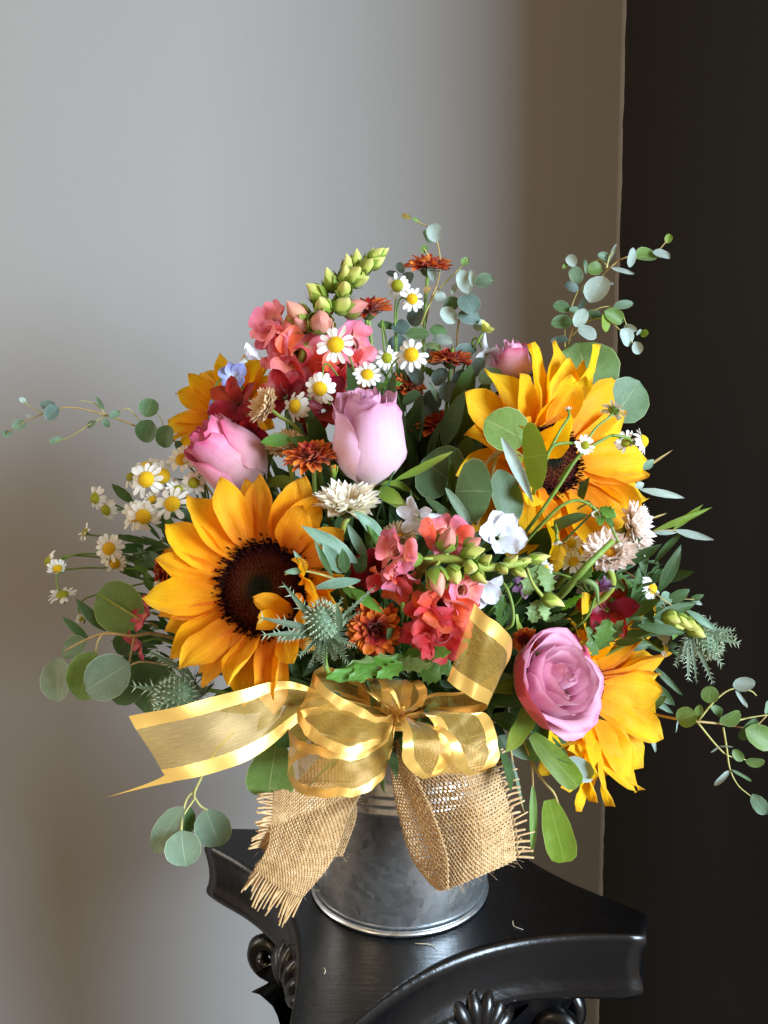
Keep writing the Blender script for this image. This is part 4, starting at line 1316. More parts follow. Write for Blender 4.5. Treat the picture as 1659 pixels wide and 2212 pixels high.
# ---------------------------------------------------------------- leaves
def leaf(th, b, t, wpx, mat, shape='round', n=(0, -1, .15), bend=.25, cup=.12, ruffle=.02, ph=0., nu=9, nv=15, name='leaf'):
    """a leaf from b to t, both (px, py, depth); n is roughly the way its upper face looks"""
    B, T = W(*b), W(*t)
    x = T - B
    ln = np.linalg.norm(x)
    x /= ln
    nn = np.array(n, float)
    y = nrm(np.cross(nn, x))
    z = np.cross(x, y)
    G = petal_grid(ln, cmpx(wpx, (b[2] + t[2]) / 2), shape, bend, cup, 0, ruffle * ln, 0, ph, nu, nv)
    a = math.atan2(-G[-1, nu // 2, 2], G[-1, nu // 2, 0])
    ca, sa = math.cos(a), math.sin(a)
    X, Z = G[..., 0] * ca - G[..., 2] * sa, G[..., 0] * sa + G[..., 2] * ca
    k = ln / max(1e-6, X[-1, nu // 2])
    P = B + (X * k)[..., None] * x + G[..., 1:2] * y + (Z * k)[..., None] * z
    return MB().grid(P).build(name, M[mat], th, world=True)


def lc(th, c, y, lpx, wpx, ang, mat, shape='round', n=(0, -1, .15), dy=0., **k):
    """a leaf given by its centre, length, width and direction on the photograph"""
    a = math.radians(ang)
    dx, dz = math.cos(a) * lpx / 2, -math.sin(a) * lpx / 2
    return leaf(th, (c[0] - dx, c[1] - dz, y - dy), (c[0] + dx, c[1] + dz, y + dy), wpx, mat, shape, n, **k)


def twig(th, pts, r, mat='twig', n=18, name='stem', sides=6):
    MB().tube([W(*p) for p in pts], r, sides, n).build(name, M[mat], th, world=True)


def euc(label, pts, r, mat='twig', name='eucalyptus_sprig', cat='eucalyptus', group='eucalyptus sprigs in the bouquet', foot=True):
    th = sprig(name, label, cat, pts[-1], group)
    twig(th, pts, r, mat)
    if foot:
        P = W(*pts[-1])
        ft = np.array([P[0] * .22, P[1] * .22, 112.6])
        ft[:2] *= min(1, 6 / (np.linalg.norm(ft[:2]) + 1e-6))
        MB().tube([P, (P + ft) / 2 + np.array([0, 1.2, -.5]), ft], [np.atleast_1d(r)[-1], np.atleast_1d(r)[-1] * 1.2], 6, 12).build('stem', M[mat], th, world=True)
    return th


def baby(th, lst, seed, f=K(0, 0)):
    """small round leaves: (cx, cy, y, length, width, angle, material key) in crop pixels"""
    rg = random.Random(seed)
    for (a, b, y, l, w, ang, m) in lst:
        c = f(a, b)
        n = (rg.uniform(-.5, .5), -1, rg.uniform(-.2, .7))
        lc(th, c, y, l * .36, w * .36, ang, m, 'round', n, rg.uniform(-.3, .3), bend=rg.uniform(-.2, .7), cup=rg.uniform(.05, .45), ph=rg.uniform(0, 6), ruffle=.035)


# thin baby eucalyptus reaching far left
th = euc('thin baby eucalyptus sprig reaching far left over the wall', [(*c3(30, 575), 4), (*c3(110, 520), 3), (*c3(260, 450), 2), (*c3(420, 410), 2), (*c3(640, 460), 2), (*c3(820, 525), 2), (*c3(1000, 590), 3), (*c3(1090, 640), 4)], [.03, .05, .07, .08])
for p in ([(*c3(310, 625), 3), (*c3(420, 590), 2.5), (*c3(545, 510), 2), (*c3(640, 460), 2)], [(*c3(690, 475), 2), (*c3(740, 425), 1.5), (*c3(780, 425), 1.5), (*c3(845, 500), 2)], [(*c3(480, 370), 2), (*c3(570, 390), 2), (*c3(640, 460), 2)], [(*c3(900, 420), 2), (*c3(960, 470), 2), (*c3(985, 530), 2)], [(*c3(130, 365), 3), (*c3(200, 420), 3), (*c3(260, 450), 2)]):
    twig(th, p, [.03, .05], 'twig_pale')
baby(th, [(290, 400, 1.8, 100, 62, 170, 'baby_dark'), (315, 445, 1.5, 100, 92, 230, 'baby_dark'), (115, 520, 3, 90, 70, 200, 'baby_green'), (40, 570, 4, 70, 40, 200, 'baby_green'), (175, 460, 2.6, 40, 28, 190, 'baby'), (135, 368, 3, 50, 32, 150, 'baby'), (340, 612, 3, 86, 40, 195, 'baby_green'), (550, 512, 2, 66, 36, 215, 'baby_green'),
          (690, 455, 1.6, 76, 44, 30, 'baby_green'), (640, 505, 1.8, 52, 48, 270, 'baby_green'), (600, 385, 1.8, 90, 34, 125, 'baby_green'), (895, 415, 1.5, 116, 122, 250, 'euc_dark'), (885, 555, 1.2, 140, 138, 250, 'euc_dark'), (1005, 588, 1, 135, 130, 260, 'euc_dark'), (1075, 640, 2, 60, 52, 300, 'euc_dark')], 601, c3)

# baby eucalyptus, top centre
th = euc('tall baby eucalyptus sprig at top centre with a bud at its tip', [(*c1(1070, 85), 3), (*c1(1180, 140), 3), (*c1(1250, 190), 3), (*c1(1288, 350), 3), (*c1(1275, 480), 3), (*c1(1230, 600), 3), (*c1(1195, 760), 4), (*c1(1180, 1000), 4), (*c1(1160, 1250), 4)], [.03, .05, .06, .09, .1, .11])
for p in ([(*c1(1190, 285), 2.6), (*c1(1225, 350), 2.8), (*c1(1262, 470), 3)], [(*c1(1450, 355), 2), (*c1(1400, 410), 2.4), (*c1(1275, 535), 3)], [(*c1(1275, 535), 3), (*c1(1215, 640), 2.5), (*c1(1170, 750), 3)]):
    twig(th, p, [.04, .07], 'twig_pale')
baby(th, [(1253, 193, 2.6, 116, 92, 100, 'baby'), (1215, 215, 3.2, 90, 60, 110, 'baby_green'), (1190, 288, 2.6, 56, 48, 90, 'euc_green'), (1240, 435, 2.2, 104, 52, 105, 'baby'), (1435, 365, 2, 56, 46, 40, 'euc_green'), (1085, 95, 3, 60, 32, 160, 'twig_pale'), (1140, 120, 3, 56, 30, 150, 'euc_green'), (1210, 535, 2.6, 50, 44, 200, 'twig'),
          (1150, 805, 1, 145, 100, 180, 'euc_dark'), (1050, 765, 3, 110, 105, 150, 'baby_dark'), (960, 755, 3.5, 100, 56, 170, 'euc_dark'), (1030, 860, 4, 120, 100, 200, 'baby_dark'), (1150, 700, 5, 120, 110, 60, 'baby_dark'), (1290, 580, 2, 70, 56, 20, 'baby'), (1095, 480, 6, 110, 90, 60, 'baby_dark'), (1000, 440, 6, 80, 40, 170, 'baby_dark'), (1050, 405, 6, 70, 50, 120, 'baby_dark')], 602, c1)
th = euc('silvery baby eucalyptus sprig with round disc leaves right of the top', [(*c1(1475, 430), 3), (*c1(1450, 560), 3), (*c1(1400, 720), 3), (*c1(1385, 900), 4), (*c1(1350, 1200), 4)], [.05, .08, .1])
twig(th, [(*c1(1355, 530), 3), (*c1(1350, 640), 3.2), (*c1(1390, 720), 3)], .05, 'twig_pale')
baby(th, [(1435, 485, 2, 150, 92, 110, 'baby'), (1482, 460, 1.6, 110, 40, 95, 'baby'), (1555, 490, 1.6, 116, 112, 10, 'baby_green'), (1458, 625, 1.6, 130, 140, 300, 'baby_dark'), (1460, 700, 2, 140, 90, 350, 'baby_dark'), (1335, 690, 2, 120, 96, 130, 'baby'), (1355, 620, 2.5, 90, 100, 110, 'euc_dark'), (1370, 530, 2.5, 66, 36, 70, 'baby'),
          (1275, 790, 2.2, 110, 100, 150, 'euc_dark'), (1300, 845, 1.6, 125, 76, 170, 'baby'), (1250, 930, 2, 120, 110, 140, 'baby_dark'), (1440, 900, 2.6, 130, 90, 10, 'baby_dark'), (1340, 1150, -.5, 130, 125, 90, 'baby_dark'), (1420, 1080, 1, 140, 120, 60, 'baby_dark'), (1440, 1170, .5, 130, 100, 320, 'baby_dark'), (1590, 1060, -1.5, 150, 110, 10, 'baby_green'),
          (1520, 1000, 0, 120, 90, 60, 'baby_dark'), (1240, 1200, .5, 120, 130, 200, 'baby_dark'), (1235, 1280, .5, 110, 120, 240, 'baby_dark'), (1115, 1185, -1.5, 125, 74, 35, 'euc_dark'), (1245, 1150, -.5, 130, 36, 115, 'baby_green'), (1520, 750, 2.5, 90, 60, 40, 'baby'), (1290, 1060, 1, 120, 100, 60, 'baby_dark'), (1140, 1060, 2, 120, 96, 120, 'baby_dark')], 603, c1)

# baby eucalyptus, upper right against the walls
th = euc('baby eucalyptus sprig rising above the upper right sunflower', [(*c2(1450, 150), 0), (*c2(1400, 215), 0), (*c2(1310, 255), 0), (*c2(1190, 265), 0), (*c2(1110, 320), 0), (*c2(1040, 390), 1), (*c2(950, 530), 1), (*c2(880, 680), 2), (*c2(845, 800), 3)], [.03, .05, .07, .08, .09])
for p in ([(*c2(910, 460), .5), (*c2(870, 570), 1), (*c2(880, 650), 2)], [(*c2(1200, 670), 0), (*c2(1165, 590), .5), (*c2(1080, 560), .5), (*c2(980, 600), 1), (*c2(890, 690), 2)], [(*c2(1250, 790), 0), (*c2(1180, 720), 0), (*c2(1100, 650), .4), (*c2(1030, 632), .6), (*c2(950, 660), 1), (*c2(870, 740), 2)], [(*c2(1140, 200), 0), (*c2(1100, 260), 0), (*c2(1080, 330), 0)], [(*c2(860, 300), .5), (*c2(940, 350), .5), (*c2(1030, 280), .4), (*c2(1090, 320), .2)], [(*c2(830, 700), 1), (*c2(830, 800), 2)]):
    twig(th, p, [.035, .06], 'twig_pale')
baby(th, [(1318, 260, -.4, 124, 124, 10, 'euc_green'), (1230, 265, -.6, 122, 54, 80, 'baby'), (1410, 252, -.6, 110, 64, 340, 'baby'), (1452, 152, 0, 60, 46, 75, 'euc_lime_lit'), (1115, 240, 0, 130, 24, 65, 'baby'), (1180, 345, -.2, 145, 26, 345, 'baby'), (1065, 262, .2, 80, 54, 160, 'baby_green'), (1010, 335, .2, 96, 80, 10, 'euc_green'), (955, 320, .2, 90, 24, 95, 'baby_green'),
          (870, 285, .4, 80, 62, 120, 'baby'), (835, 318, .4, 44, 30, 220, 'euc_green'), (898, 370, .2, 115, 82, 110, 'baby_green'), (1025, 458, -.8, 180, 146, 60, 'baby'), (960, 470, -.4, 90, 50, 130, 'baby'), (1095, 420, -.2, 60, 24, 350, 'baby'), (870, 440, .8, 90, 60, 160, 'baby_dark'), (810, 565, .8, 105, 84, 170, 'euc_dark'), (812, 655, .6, 132, 92, 190, 'euc_dark'), (925, 628, -.2, 125, 84, 60, 'baby'), (965, 718, -.4, 125, 88, 330, 'baby'),
          (1125, 620, .1, 130, 88, 330, 'euc_green'), (1182, 552, .1, 122, 56, 10, 'baby_green'), (1072, 658, -.1, 115, 62, 275, 'euc_lime_lit'), (1195, 745, -.1, 110, 92, 300, 'baby'), (1225, 690, 0, 84, 42, 340, 'baby'), (1265, 808, -.1, 80, 64, 290, 'baby'), (1310, 722, 0, 50, 46, 10, 'euc_lime_lit'), (1275, 715, 0, 46, 20, 50, 'baby'), (800, 765, 1, 110, 60, 10, 'baby_dark'), (940, 540, .6, 90, 40, 60, 'baby_dark'), (900, 590, .8, 90, 60, 170, 'baby_green'), (1010, 610, .8, 90, 64, 340, 'euc_dark')], 604, c2)

# baby eucalyptus at lower right
th = euc('thin eucalyptus sprig with small round leaves trailing out at lower right', [(*c12(1655, 525), -3), (*c12(1560, 605), -3), (*c12(1390, 580), -3.5), (*c12(1235, 565), -4), (*c12(1110, 550), -3), (*c12(930, 512), 1), (*c12(800, 480), 3)], [.05, .07, .09, .1, .1])
for p in ([(*c12(1590, 410), -4), (*c12(1550, 380), -4), (*c12(1440, 370), -4), (*c12(1340, 440), -4), (*c12(1240, 560), -4)], [(*c12(1570, 1025), -5), (*c12(1480, 950), -4.6), (*c12(1430, 850), -4.4), (*c12(1410, 720), -4), (*c12(1390, 600), -3.6)], [(*c12(1525, 795), -4), (*c12(1420, 770), -4), (*c12(1350, 710), -4), (*c12(1235, 570), -4)], [(*c12(1655, 525), -3.5), (*c12(1560, 540), -3.5), (*c12(1470, 560), -3.6)]):
    twig(th, p, [.04, .07], 'twig_pale')
baby(th, [(1310, 403, -4.2, 104, 104, 80, 'euc_green'), (1515, 340, -4.2, 136, 88, 10, 'baby'), (1500, 430, -4, 130, 26, 305, 'baby'), (1172, 540, -4.4, 122, 124, 200, 'euc_green'), (1243, 503, -4, 80, 52, 80, 'euc_green'), (1345, 503, -3.8, 90, 60, 320, 'euc_dark'), (1430, 538, -4.2, 136, 116, 30, 'euc_green'), (1110, 590, -4, 80, 16, 260, 'baby'), (990, 460, 1, 150, 52, 40, 'euc_green'), (975, 580, 1, 150, 44, 310, 'baby'), (958, 660, 1, 190, 36, 285, 'baby'),
          (1610, 660, -4, 200, 150, 330, 'euc_green'), (1540, 610, -3.6, 160, 80, 50, 'euc_dark'), (1650, 480, -3.8, 80, 60, 80, 'baby_green'), (1478, 768, -4, 90, 62, 310, 'euc_green'), (1582, 805, -4, 116, 68, 0, 'euc_green'), (1610, 1062, -5, 150, 92, 305, 'baby_green'), (1380, 905, -4.4, 130, 34, 225, 'baby'), (1500, 890, -4.4, 140, 22, 330, 'euc_dark'), (1405, 717, -4, 90, 10, 358, 'baby'), (1340, 735, -4, 60, 12, 215, 'baby'), (985, 600, 1, 100, 40, 270, 'willow_dark')], 605, c12)

# silver dollar leaves, lower left
th = euc('silver dollar eucalyptus sprig with big leaves below the sunflower at left', [(*c9(390, 820), -5), (*c9(500, 760), -5.5), (*c9(630, 715), -6), (*c9(800, 730), -6), (*c9(920, 715), -5), (*c9(1100, 760), -3)], [.06, .1, .12, .14], 'twig')
for p in ([(*c9(575, 830), -6.2), (*c9(585, 770), -6.2), (*c9(610, 722), -6)], [(*c9(775, 895), -6.6), (*c9(795, 800), -6.4), (*c9(805, 735), -6)], [(*c9(950, 675), -4.6), (*c9(900, 650), -4.8), (*c9(860, 640), -5)], [(*c9(765, 915), -7.4), (*c9(850, 885), -7.2), (*c9(1010, 905), -6)]):
    twig(th, p, [.06, .08], 'twig')
leaf(th, (*c9(858, 640), -5), (*c9(585, 470), -4), 116, 'euc_green', n=(-.1, -1, .1), cup=.1, ruffle=.015)
leaf(th, (*c9(858, 640), -5.2), (*c9(585, 470), -4.4), 6, 'stem_pale', 'lance')
leaf(th, (*c9(780, 895), -7.6), (*c9(515, 1060), -7.8), 100, 'euc', n=(0, -1, .3))
leaf(th, (*c9(575, 830), -6.2), (*c9(470, 1110), -6), 92, 'euc_green', n=(-.2, -1, .1))
leaf(th, (*c9(350, 860), -3.6), (*c9(350, 1130), -4.4), 90, 'euc', n=(-.4, -1, .1))
leaf(th, (*c9(520, 770), -4.6), (*c9(370, 830), -4), 52, 'euc_dark', n=(0, -.8, .5))
leaf(th, (*c9(830, 890), -5.6), (*c9(700, 1140), -5.6), 82, 'euc_dark', n=(.2, -1, .1))
leaf(th, (*c9(1010, 900), -5), (*c9(860, 1185), -5), 104, 'euc_dark', n=(.1, -1, 0))
leaf(th, (*c9(800, 720), -4), (*c9(700, 830), -4), 52, 'euc_dark')
# hanging trio, lower left
th = euc('hanging eucalyptus stem with three leaves below the gold ribbon tail', [(*c10(610, 745), -9), (*c10(570, 830), -9.4), (*c10(565, 880), -9.4)], [.09, .08], 'twig_pale', foot=False)
twig(th, [(*c10(800, 480), -7.4), (*c10(690, 600), -8.2), (*c10(610, 745), -9)], .09, 'twig_pale')
for p in ([(*c10(565, 830), -9.3), (*c10(520, 880), -9.5), (*c10(490, 980), -9.8)], [(*c10(565, 880), -9.4), (*c10(500, 980), -9.9), (*c10(486, 1070), -10.2)], [(*c10(567, 870), -9.4), (*c10(600, 920), -9.3), (*c10(640, 945), -9.2)]):
    twig(th, p, [.06, .08], 'twig_pale')
leaf(th, (*c10(500, 930), -9.8), (*c10(315, 1200), -9.6), 62, 'euc', n=(-.4, -1, .2))
leaf(th, (*c10(635, 940), -9.2), (*c10(720, 1165), -9.), 82, 'euc', n=(.1, -1, .2))
leaf(th, (*c10(486, 1070), -10.3), (*c10(515, 1285), -10.8), 84, 'euc', n=(0, -1, .3))
leaf(th, (*c10(540, 930), -8.8), (*c10(520, 1090), -8.6), 34, 'euc_dark')

# silver dollar leaves in the middle, in front of the upper right sunflower
th = euc('silver dollar eucalyptus sprig with large grey green leaves at the centre', [(*c4(1385, 690), -8), (*c4(1450, 600), -7), (*c4(1560, 520), -7), (*c4(1640, 440), -8)], [.1, .12], 'twig')
leaf(th, (*c4(1380, 690), -10), (*c4(1600, 690), -11), 146, 'euc_dark', n=(-.1, -1, .25), cup=.08)
leaf(th, (*c4(1385, 655), -6.4), (*c4(1180, 500), -6), 130, 'euc_dark', n=(-.1, -1, .3))
leaf(th, (*c5(430, 860), -8.6), (*c5(520, 1190), -9), 72, 'euc_dark', n=(.3, -1, .1))
leaf(th, (*c4(1320, 670), -11), (*c4(1490, 960), -11.6), 24, 'euc', n=(.2, -.9, .5), shape='lance', cup=.5)
leaf(th, (*c4(1200, 730), -9.5), (*c4(1390, 880), -10), 20, 'euc_dark', 'lance', n=(0, -1, .6))
th = euc('pair of sunlit eucalyptus leaves crossing the upper right sunflower', [(*c5(580, 780), -9.4), (*c5(480, 750), -9), (*c5(400, 790), -8), (*c5(330, 860), -7)], [.07, .09], 'twig')
leaf(th, (*c5(600, 690), -9.4), (*c5(350, 560), -9), 104, 'euc_green', n=(.1, -1, .35), cup=.1)
leaf(th, (*c5(580, 790), -9.6), (*c5(725, 770), -10.6), 150, 'euc_lime_lit', n=(.25, -1, .1), cup=.1)
leaf(th, (*c5(490, 760), -9), (*c5(570, 830), -8.4), 34, 'euc_lime_lit')
leaf(th, (*c5(450, 665), -11), (*c5(640, 1060), -11.6), 26, 'baby', 'lance', n=(-.2, -.9, .3), cup=.5)
th = euc('large dark eucalyptus leaves rising behind the upper right sunflower', [(*c5(1010, 420), 2), (*c5(960, 600), 2), (*c5(900, 800), 2)], .1, 'twig')
leaf(th, (*c5(1010, 430), 2), (*c5(900, 100), 2.6), 150, 'euc_green', n=(.1, -1, .05), cup=.06)
leaf(th, (*c5(1120, 560), 1), (*c5(1280, 330), 1.6), 100, 'euc_dark', n=(.1, -1, .05), cup=.06)
# hanging leaves, right of the burlap
th = euc('eucalyptus stem hanging right of the burlap with long leaves coloured lime as if lit through', [(*c12(400, 1065), -9), (*c12(370, 990), -9), (*c12(310, 925), -9), (*c12(240, 810), -9), (*c12(190, 690), -9), (*c12(150, 630), -9), (*c12(60, 560), -8)], [.07, .09, .1], 'twig')
for p in ([(*c12(248, 1000), -9.2), (*c12(245, 900), -9.2), (*c12(240, 815), -9)], [(*c12(200, 1120), -9.4), (*c12(150, 980), -9.4), (*c12(120, 780), -9.3), (*c12(100, 640), -9.2), (*c12(150, 628), -9)], [(*c12(255, 690), -9.4), (*c12(215, 640), -9.2), (*c12(150, 625), -9)]):
    twig(th, p, [.05, .08], 'twig')
leaf(th, (*c12(345, 1035), -9), (*c12(440, 1410), -9.6), 70, 'euc_lime_lit', n=(-.1, -1, .1), shape='blunt', cup=.1)
leaf(th, (*c12(245, 935), -9.2), (*c12(240, 1370), -9.6), 19, 'euc_green', 'lance', n=(.1, -1, .1), cup=.4)
leaf(th, (*c12(240, 645), -9.6), (*c12(520, 955), -10), 56, 'euc_lime_lit', n=(-.2, -1, .5), shape='blunt')
leaf(th, (*c12(430, 800), -8.8), (*c12(620, 905), -9), 50, 'baby', n=(.2, -1, .2))
leaf(th, (*c12(0, 530), -9.6), (*c12(245, 630), -10), 44, 'euc_dark', n=(0, -.8, .7), shape='lance')
leaf(th, (*c12(30, 660), -8.6), (*c12(320, 800), -9), 46, 'euc', n=(0, -.8, .6), shape='lance')
leaf(th, (*c12(115, 780), -9.4), (*c12(205, 1130), -9.5), 8, 'euc', 'lance')
# leaf between bow and burlap
th = euc('notched eucalyptus leaf hanging behind the left bow loop', [(*c10(1060, 560), -9.6), (*c10(1090, 420), -8.4)], .07, 'twig_pale')
leaf(th, (*c10(1062, 500), -9.6), (*c10(1010, 865), -10.2), 110, 'euc_green', n=(0, -1, .15), shape='fan', ruffle=.03)
th = euc('dark eucalyptus leaf beside the stem end of the mauve rose', [(*c7(1110, 1330), -9), (*c7(1000, 1300), -8)], .08, 'twig')
leaf(th, (*c7(970, 1320), -9.5), (*c7(1150, 1240), -10), 44, 'leaf', 'lance')

# willow eucalyptus, centre
th = euc('narrow blue green willow leaves in front of the cream strawflower stem', [(*c4(355, 1190), -13.5), (*c4(460, 1168), -13.6), (*c4(620, 1205), -13.6), (*c4(760, 1270), -13), (*c4(820, 1330), -12)], [.05, .08, .1], 'twig_pale')
wl_ = lambda a, b, w, m, **k: leaf(th, a, b, w, m, 'lance', **k)
wl_((*c4(790, 1120), -13), (*c4(450, 895), -13.8), 36, 'willow', bend=.5, n=(.1, -1, .4))
wl_((*c4(850, 1110), -12.6), (*c4(725, 875), -13), 22, 'willow', bend=.4)
wl_((*c4(950, 1000), -12.6), (*c4(765, 805), -13.6), 30, 'willow', bend=.9, n=(.2, -1, .4))
wl_((*c4(965, 1095), -13.2), (*c4(850, 890), -13.6), 18, 'fern', bend=.3, n=(.4, -1, .1))
wl_((*c4(700, 1180), -13.4), (*c4(580, 1000), -14), 34, 'willow', bend=.6)
wl_((*c4(720, 1180), -13.6), (*c4(700, 1030), -14), 26, 'willow_dark', bend=.4)
wl_((*c4(790, 1180), -12.8), (*c4(830, 1070), -13), 30, 'willow_dark')
wl_((*c4(640, 1200), -13.8), (*c4(530, 980), -14.2), 15, 'willow_dark', bend=.4)
wl_((*c4(810, 1225), -13.8), (*c4(510, 1280), -14.6), 24, 'willow', bend=.5, n=(0, -1, .6))
wl_((*c4(480, 1150), -13.8), (*c4(405, 1045), -14), 12, 'willow', bend=.4)
wl_((*c4(470, 1165), -13.8), (*c4(350, 1175), -14), 14, 'willow', bend=.5)
wl_((*c4(700, 1270), -13.4), (*c4(900, 1370), -14), 22, 'fern', bend=.5)
wl_((*c7(150, 670), -13.6), (*c7(345, 820), -14.6), 24, 'fern', bend=.4)
# willow sprigs, right
th = euc('narrow olive willow leaves spreading right over the black wall', [(*c8(1110, 320), -5), (*c8(960, 330), -5), (*c8(850, 420), -4), (*c8(700, 560), -2)], [.04, .06], 'twig')
wl_((*c8(960, 330), -5), (*c8(1325, 182), -5), 14, 'euc_lime_lit', bend=.4)
wl_((*c8(1090, 318), -5), (*c8(1270, 165), -5.2), 14, 'euc_lime_lit', bend=-.2)
wl_((*c8(970, 335), -5), (*c8(1115, 335), -5.2), 11, 'baby', bend=.3)
wl_((*c8(1100, 320), -5), (*c8(1335, 380), -5.4), 17, 'baby', bend=-.3)
wl_((*c8(890, 75), -5), (*c8(1158, 128), -5.2), 17, 'baby', bend=.4)
wl_((*c8(860, 60), -5), (*c8(915, 40), -4.8), 16, 'baby', bend=.4)
wl_((*c5(1300, 860), -4), (*c5(1365, 800), -4), 18, 'willow', bend=.4)
wl_((*c5(1310, 855), -4), (*c5(1480, 742), -4), 5, 'twig', bend=.1)
wl_((*c8(945, 255), -4.6), (*c8(1052, 218), -4.6), 4, 'twig')
wl_((*c8(930, 230), -4), (*c8(920, 600), -4.4), 34, 'willow_dark', bend=-.9, n=(.2, -1, .1))
wl_((*c8(1005, 690), -4.4), (*c8(1138, 405), -4.6), 28, 'willow_dark', bend=.3)
wl_((*c8(840, 500), -4.4), (*c8(945, 430), -4.6), 18, 'willow_dark')
th = euc('thin trailing twig with curled leaves beside the right hand sea holly', [(*c8(1180, 815), -5.4), (*c8(1080, 770), -5.6), (*c8(980, 700), -5.6), (*c8(800, 570), -4), (*c8(720, 610), -3)], [.03, .05], 'twig')
twig(th, [(*c8(1245, 740), -5), (*c8(1150, 735), -5.2), (*c8(980, 750), -5)], .03, 'twig')
wl_((*c8(1190, 740), -5), (*c8(1275, 708), -5.2), 14, 'willow_dark', bend=.5)
wl_((*c8(1200, 735), -5), (*c8(1265, 770), -5.2), 11, 'baby', bend=.5)
wl_((*c8(1060, 750), -5.4), (*c8(1190, 675), -5.6), 26, 'willow_dark', bend=.4)
wl_((*c8(1080, 710), -5.4), (*c8(1010, 745), -5.4), 30, 'willow')
wl_((*c8(1170, 800), -5.6), (*c8(1350, 925), -6), 16, 'willow', bend=.6)
wl_((*c8(1180, 820), -5.6), (*c8(1085, 980), -6), 20, 'fern', bend=-.6)
th = euc('dark drooping narrow leaves behind the sideways sunflower at right', [(*c8(940, 1180), 2), (*c8(880, 1130), 2), (*c8(760, 1060), 3)], .07, 'stem_dark')
wl_((*c8(960, 1130), 2), (*c8(1150, 1320), 1.6), 14, 'willow_dark', bend=.3)
wl_((*c8(930, 1230), 2), (*c8(1100, 1375), 1.6), 28, 'willow_dark', bend=.3)
wl_((*c12(920, 370), 2), (*c12(985, 650), 1.6), 22, 'willow_dark', bend=.2)
wl_((*c12(930, 400), 2), (*c12(1090, 520), 1.6), 16, 'willow', bend=.2)
wl_((*c12(940, 480), 2), (*c12(1005, 600), 1.6), 14, 'willow_dark', bend=.2)
leaf(th, (*c8(990, 960), -4), (*c8(1060, 920), -4.4), 40, 'baby')
th = euc('dark narrow leaves left of the large sunflower behind chamomile', [(*c3(800, 1340), 0), (*c3(900, 1250), 0), (*c3(1060, 1180), 1)], .07, 'stem_dark')
wl_((*c3(800, 985), 1), (*c3(670, 870), .6), 22, 'willow_dark', bend=.4)
wl_((*c3(1050, 1130), 0), (*c3(905, 1060), 0), 34, 'leaf', bend=.4)
wl_((*c9(985, 150), 0), (*c9(805, 290), -.4), 17, 'willow_dark', bend=-.7)
wl_((*c9(1010, 290), -1), (*c9(880, 300), -1), 14, 'willow_dark', bend=.4)
wl_((*c9(870, 340), -2), (*c9(930, 480), -2.4), 22, 'leaf', bend=.5)
wl_((*c9(640, 700), -4), (*c9(455, 505), -4), 26, 'willow_dark', bend=.3)
wl_((*c9(530, 745), -4), (*c9(375, 615), -4), 20, 'willow_dark', bend=.3)
lc(th, c9(850, 310), -2, 34, 26, 320, 'fern')
# strap leaves near the rosebuds
th = euc('bright green strap leaf crossing behind the rust daisy at the centre left', [(*c4(500, 280), -5), (*c4(520, 380), -5), (*c4(530, 470), -4)], .24, 'stem', 'strap_leaf', 'leaf', None)
wl_((*c4(400, 375), -5.8), (*c4(205, 395), -6.4), 30, 'fern', bend=.2, n=(0, -1, .2))
wl_((*c4(520, 420), -5.8), (*c4(380, 370), -6.2), 26, 'leaf', bend=.5)
th = euc('pointed rose leaf under the central lavender rosebud', [(*c4(950, 700), -8), (*c4(890, 800), -7)], .08, 'stem_dark', 'rose_leaf', 'leaf', None)
leaf(th, (*c4(920, 680), -8.6), (*c4(1065, 765), -9.6), 36, 'sepal', 'point', n=(-.1, -1, .5))
leaf(th, (*c4(1020, 620), -8.4), (*c4(1360, 450), -9), 20, 'sepal', 'lance', bend=-.5, n=(0, -1, .5))
leaf(th, (*c4(740, 590), -7), (*c4(680, 545), -7), 20, 'leaf', 'point')

# lobed garden leaves
def lobed(label, rows, seed, anchor, name='garden_leaf'):
    th = sprig(name, label, 'leaf', anchor)
    rg = random.Random(seed)
    for (b, t, w, m) in rows:
        leaf(th, b, t, w, m, 'lobed', n=(rg.uniform(-.3, .3), -1, rg.uniform(.5, 1.3)), bend=rg.uniform(.2, .7), ruffle=.05, ph=rg.uniform(0, 6), nu=9, nv=37)
    P = W(*anchor)
    MB().tube([P, P * .5 + np.array([0, 0, 57.])], .07, 5, 8).build('stem', M['stem_dark'], th, world=True)
    return th


lobed('bright serrated green leaf lying just above the gold bow', [((*c7(560, 1100), -13), (*c7(0, 1215), -14.6), 60, 'fern'), ((*c7(500, 1120), -13), (*c7(120, 1150), -13.8), 56, 'fern_pale'), ((*c7(440, 1090), -12.5), (*c7(750, 1050), -14), 54, 'fern'), ((*c7(400, 1130), -13.4), (*c7(640, 1130), -14.4), 44, 'fern_pale'), ((*c7(330, 1130), -13.6), (*c7(130, 1230), -14.8), 46, 'fern'), ((*c7(560, 1140), -13), (*c7(690, 1220), -13.4), 70, 'leaf'), ((*c7(620, 1080), -12), (*c7(760, 1180), -12.4), 64, 'leaf'), ((*c7(480, 1120), -13.6), (*c7(300, 1210), -14.6), 44, 'fern')], 701, (*c7(520, 1130), -12))
lobed('pale scalloped leaf drooping right of the lime snapdragon buds', [((*c7(1280, 530), -11), (*c7(1190, 720), -11.8), 50, 'fern_pale'), ((*c7(1290, 530), -11), (*c7(1340, 700), -11.6), 52, 'fern_pale'), ((*c7(1270, 740), -11.6), (*c7(1235, 880), -12), 46, 'fern_pale'), ((*c7(1290, 740), -11.6), (*c7(1320, 870), -12), 36, 'fern_pale')], 702, (*c7(1270, 540), -10.5))
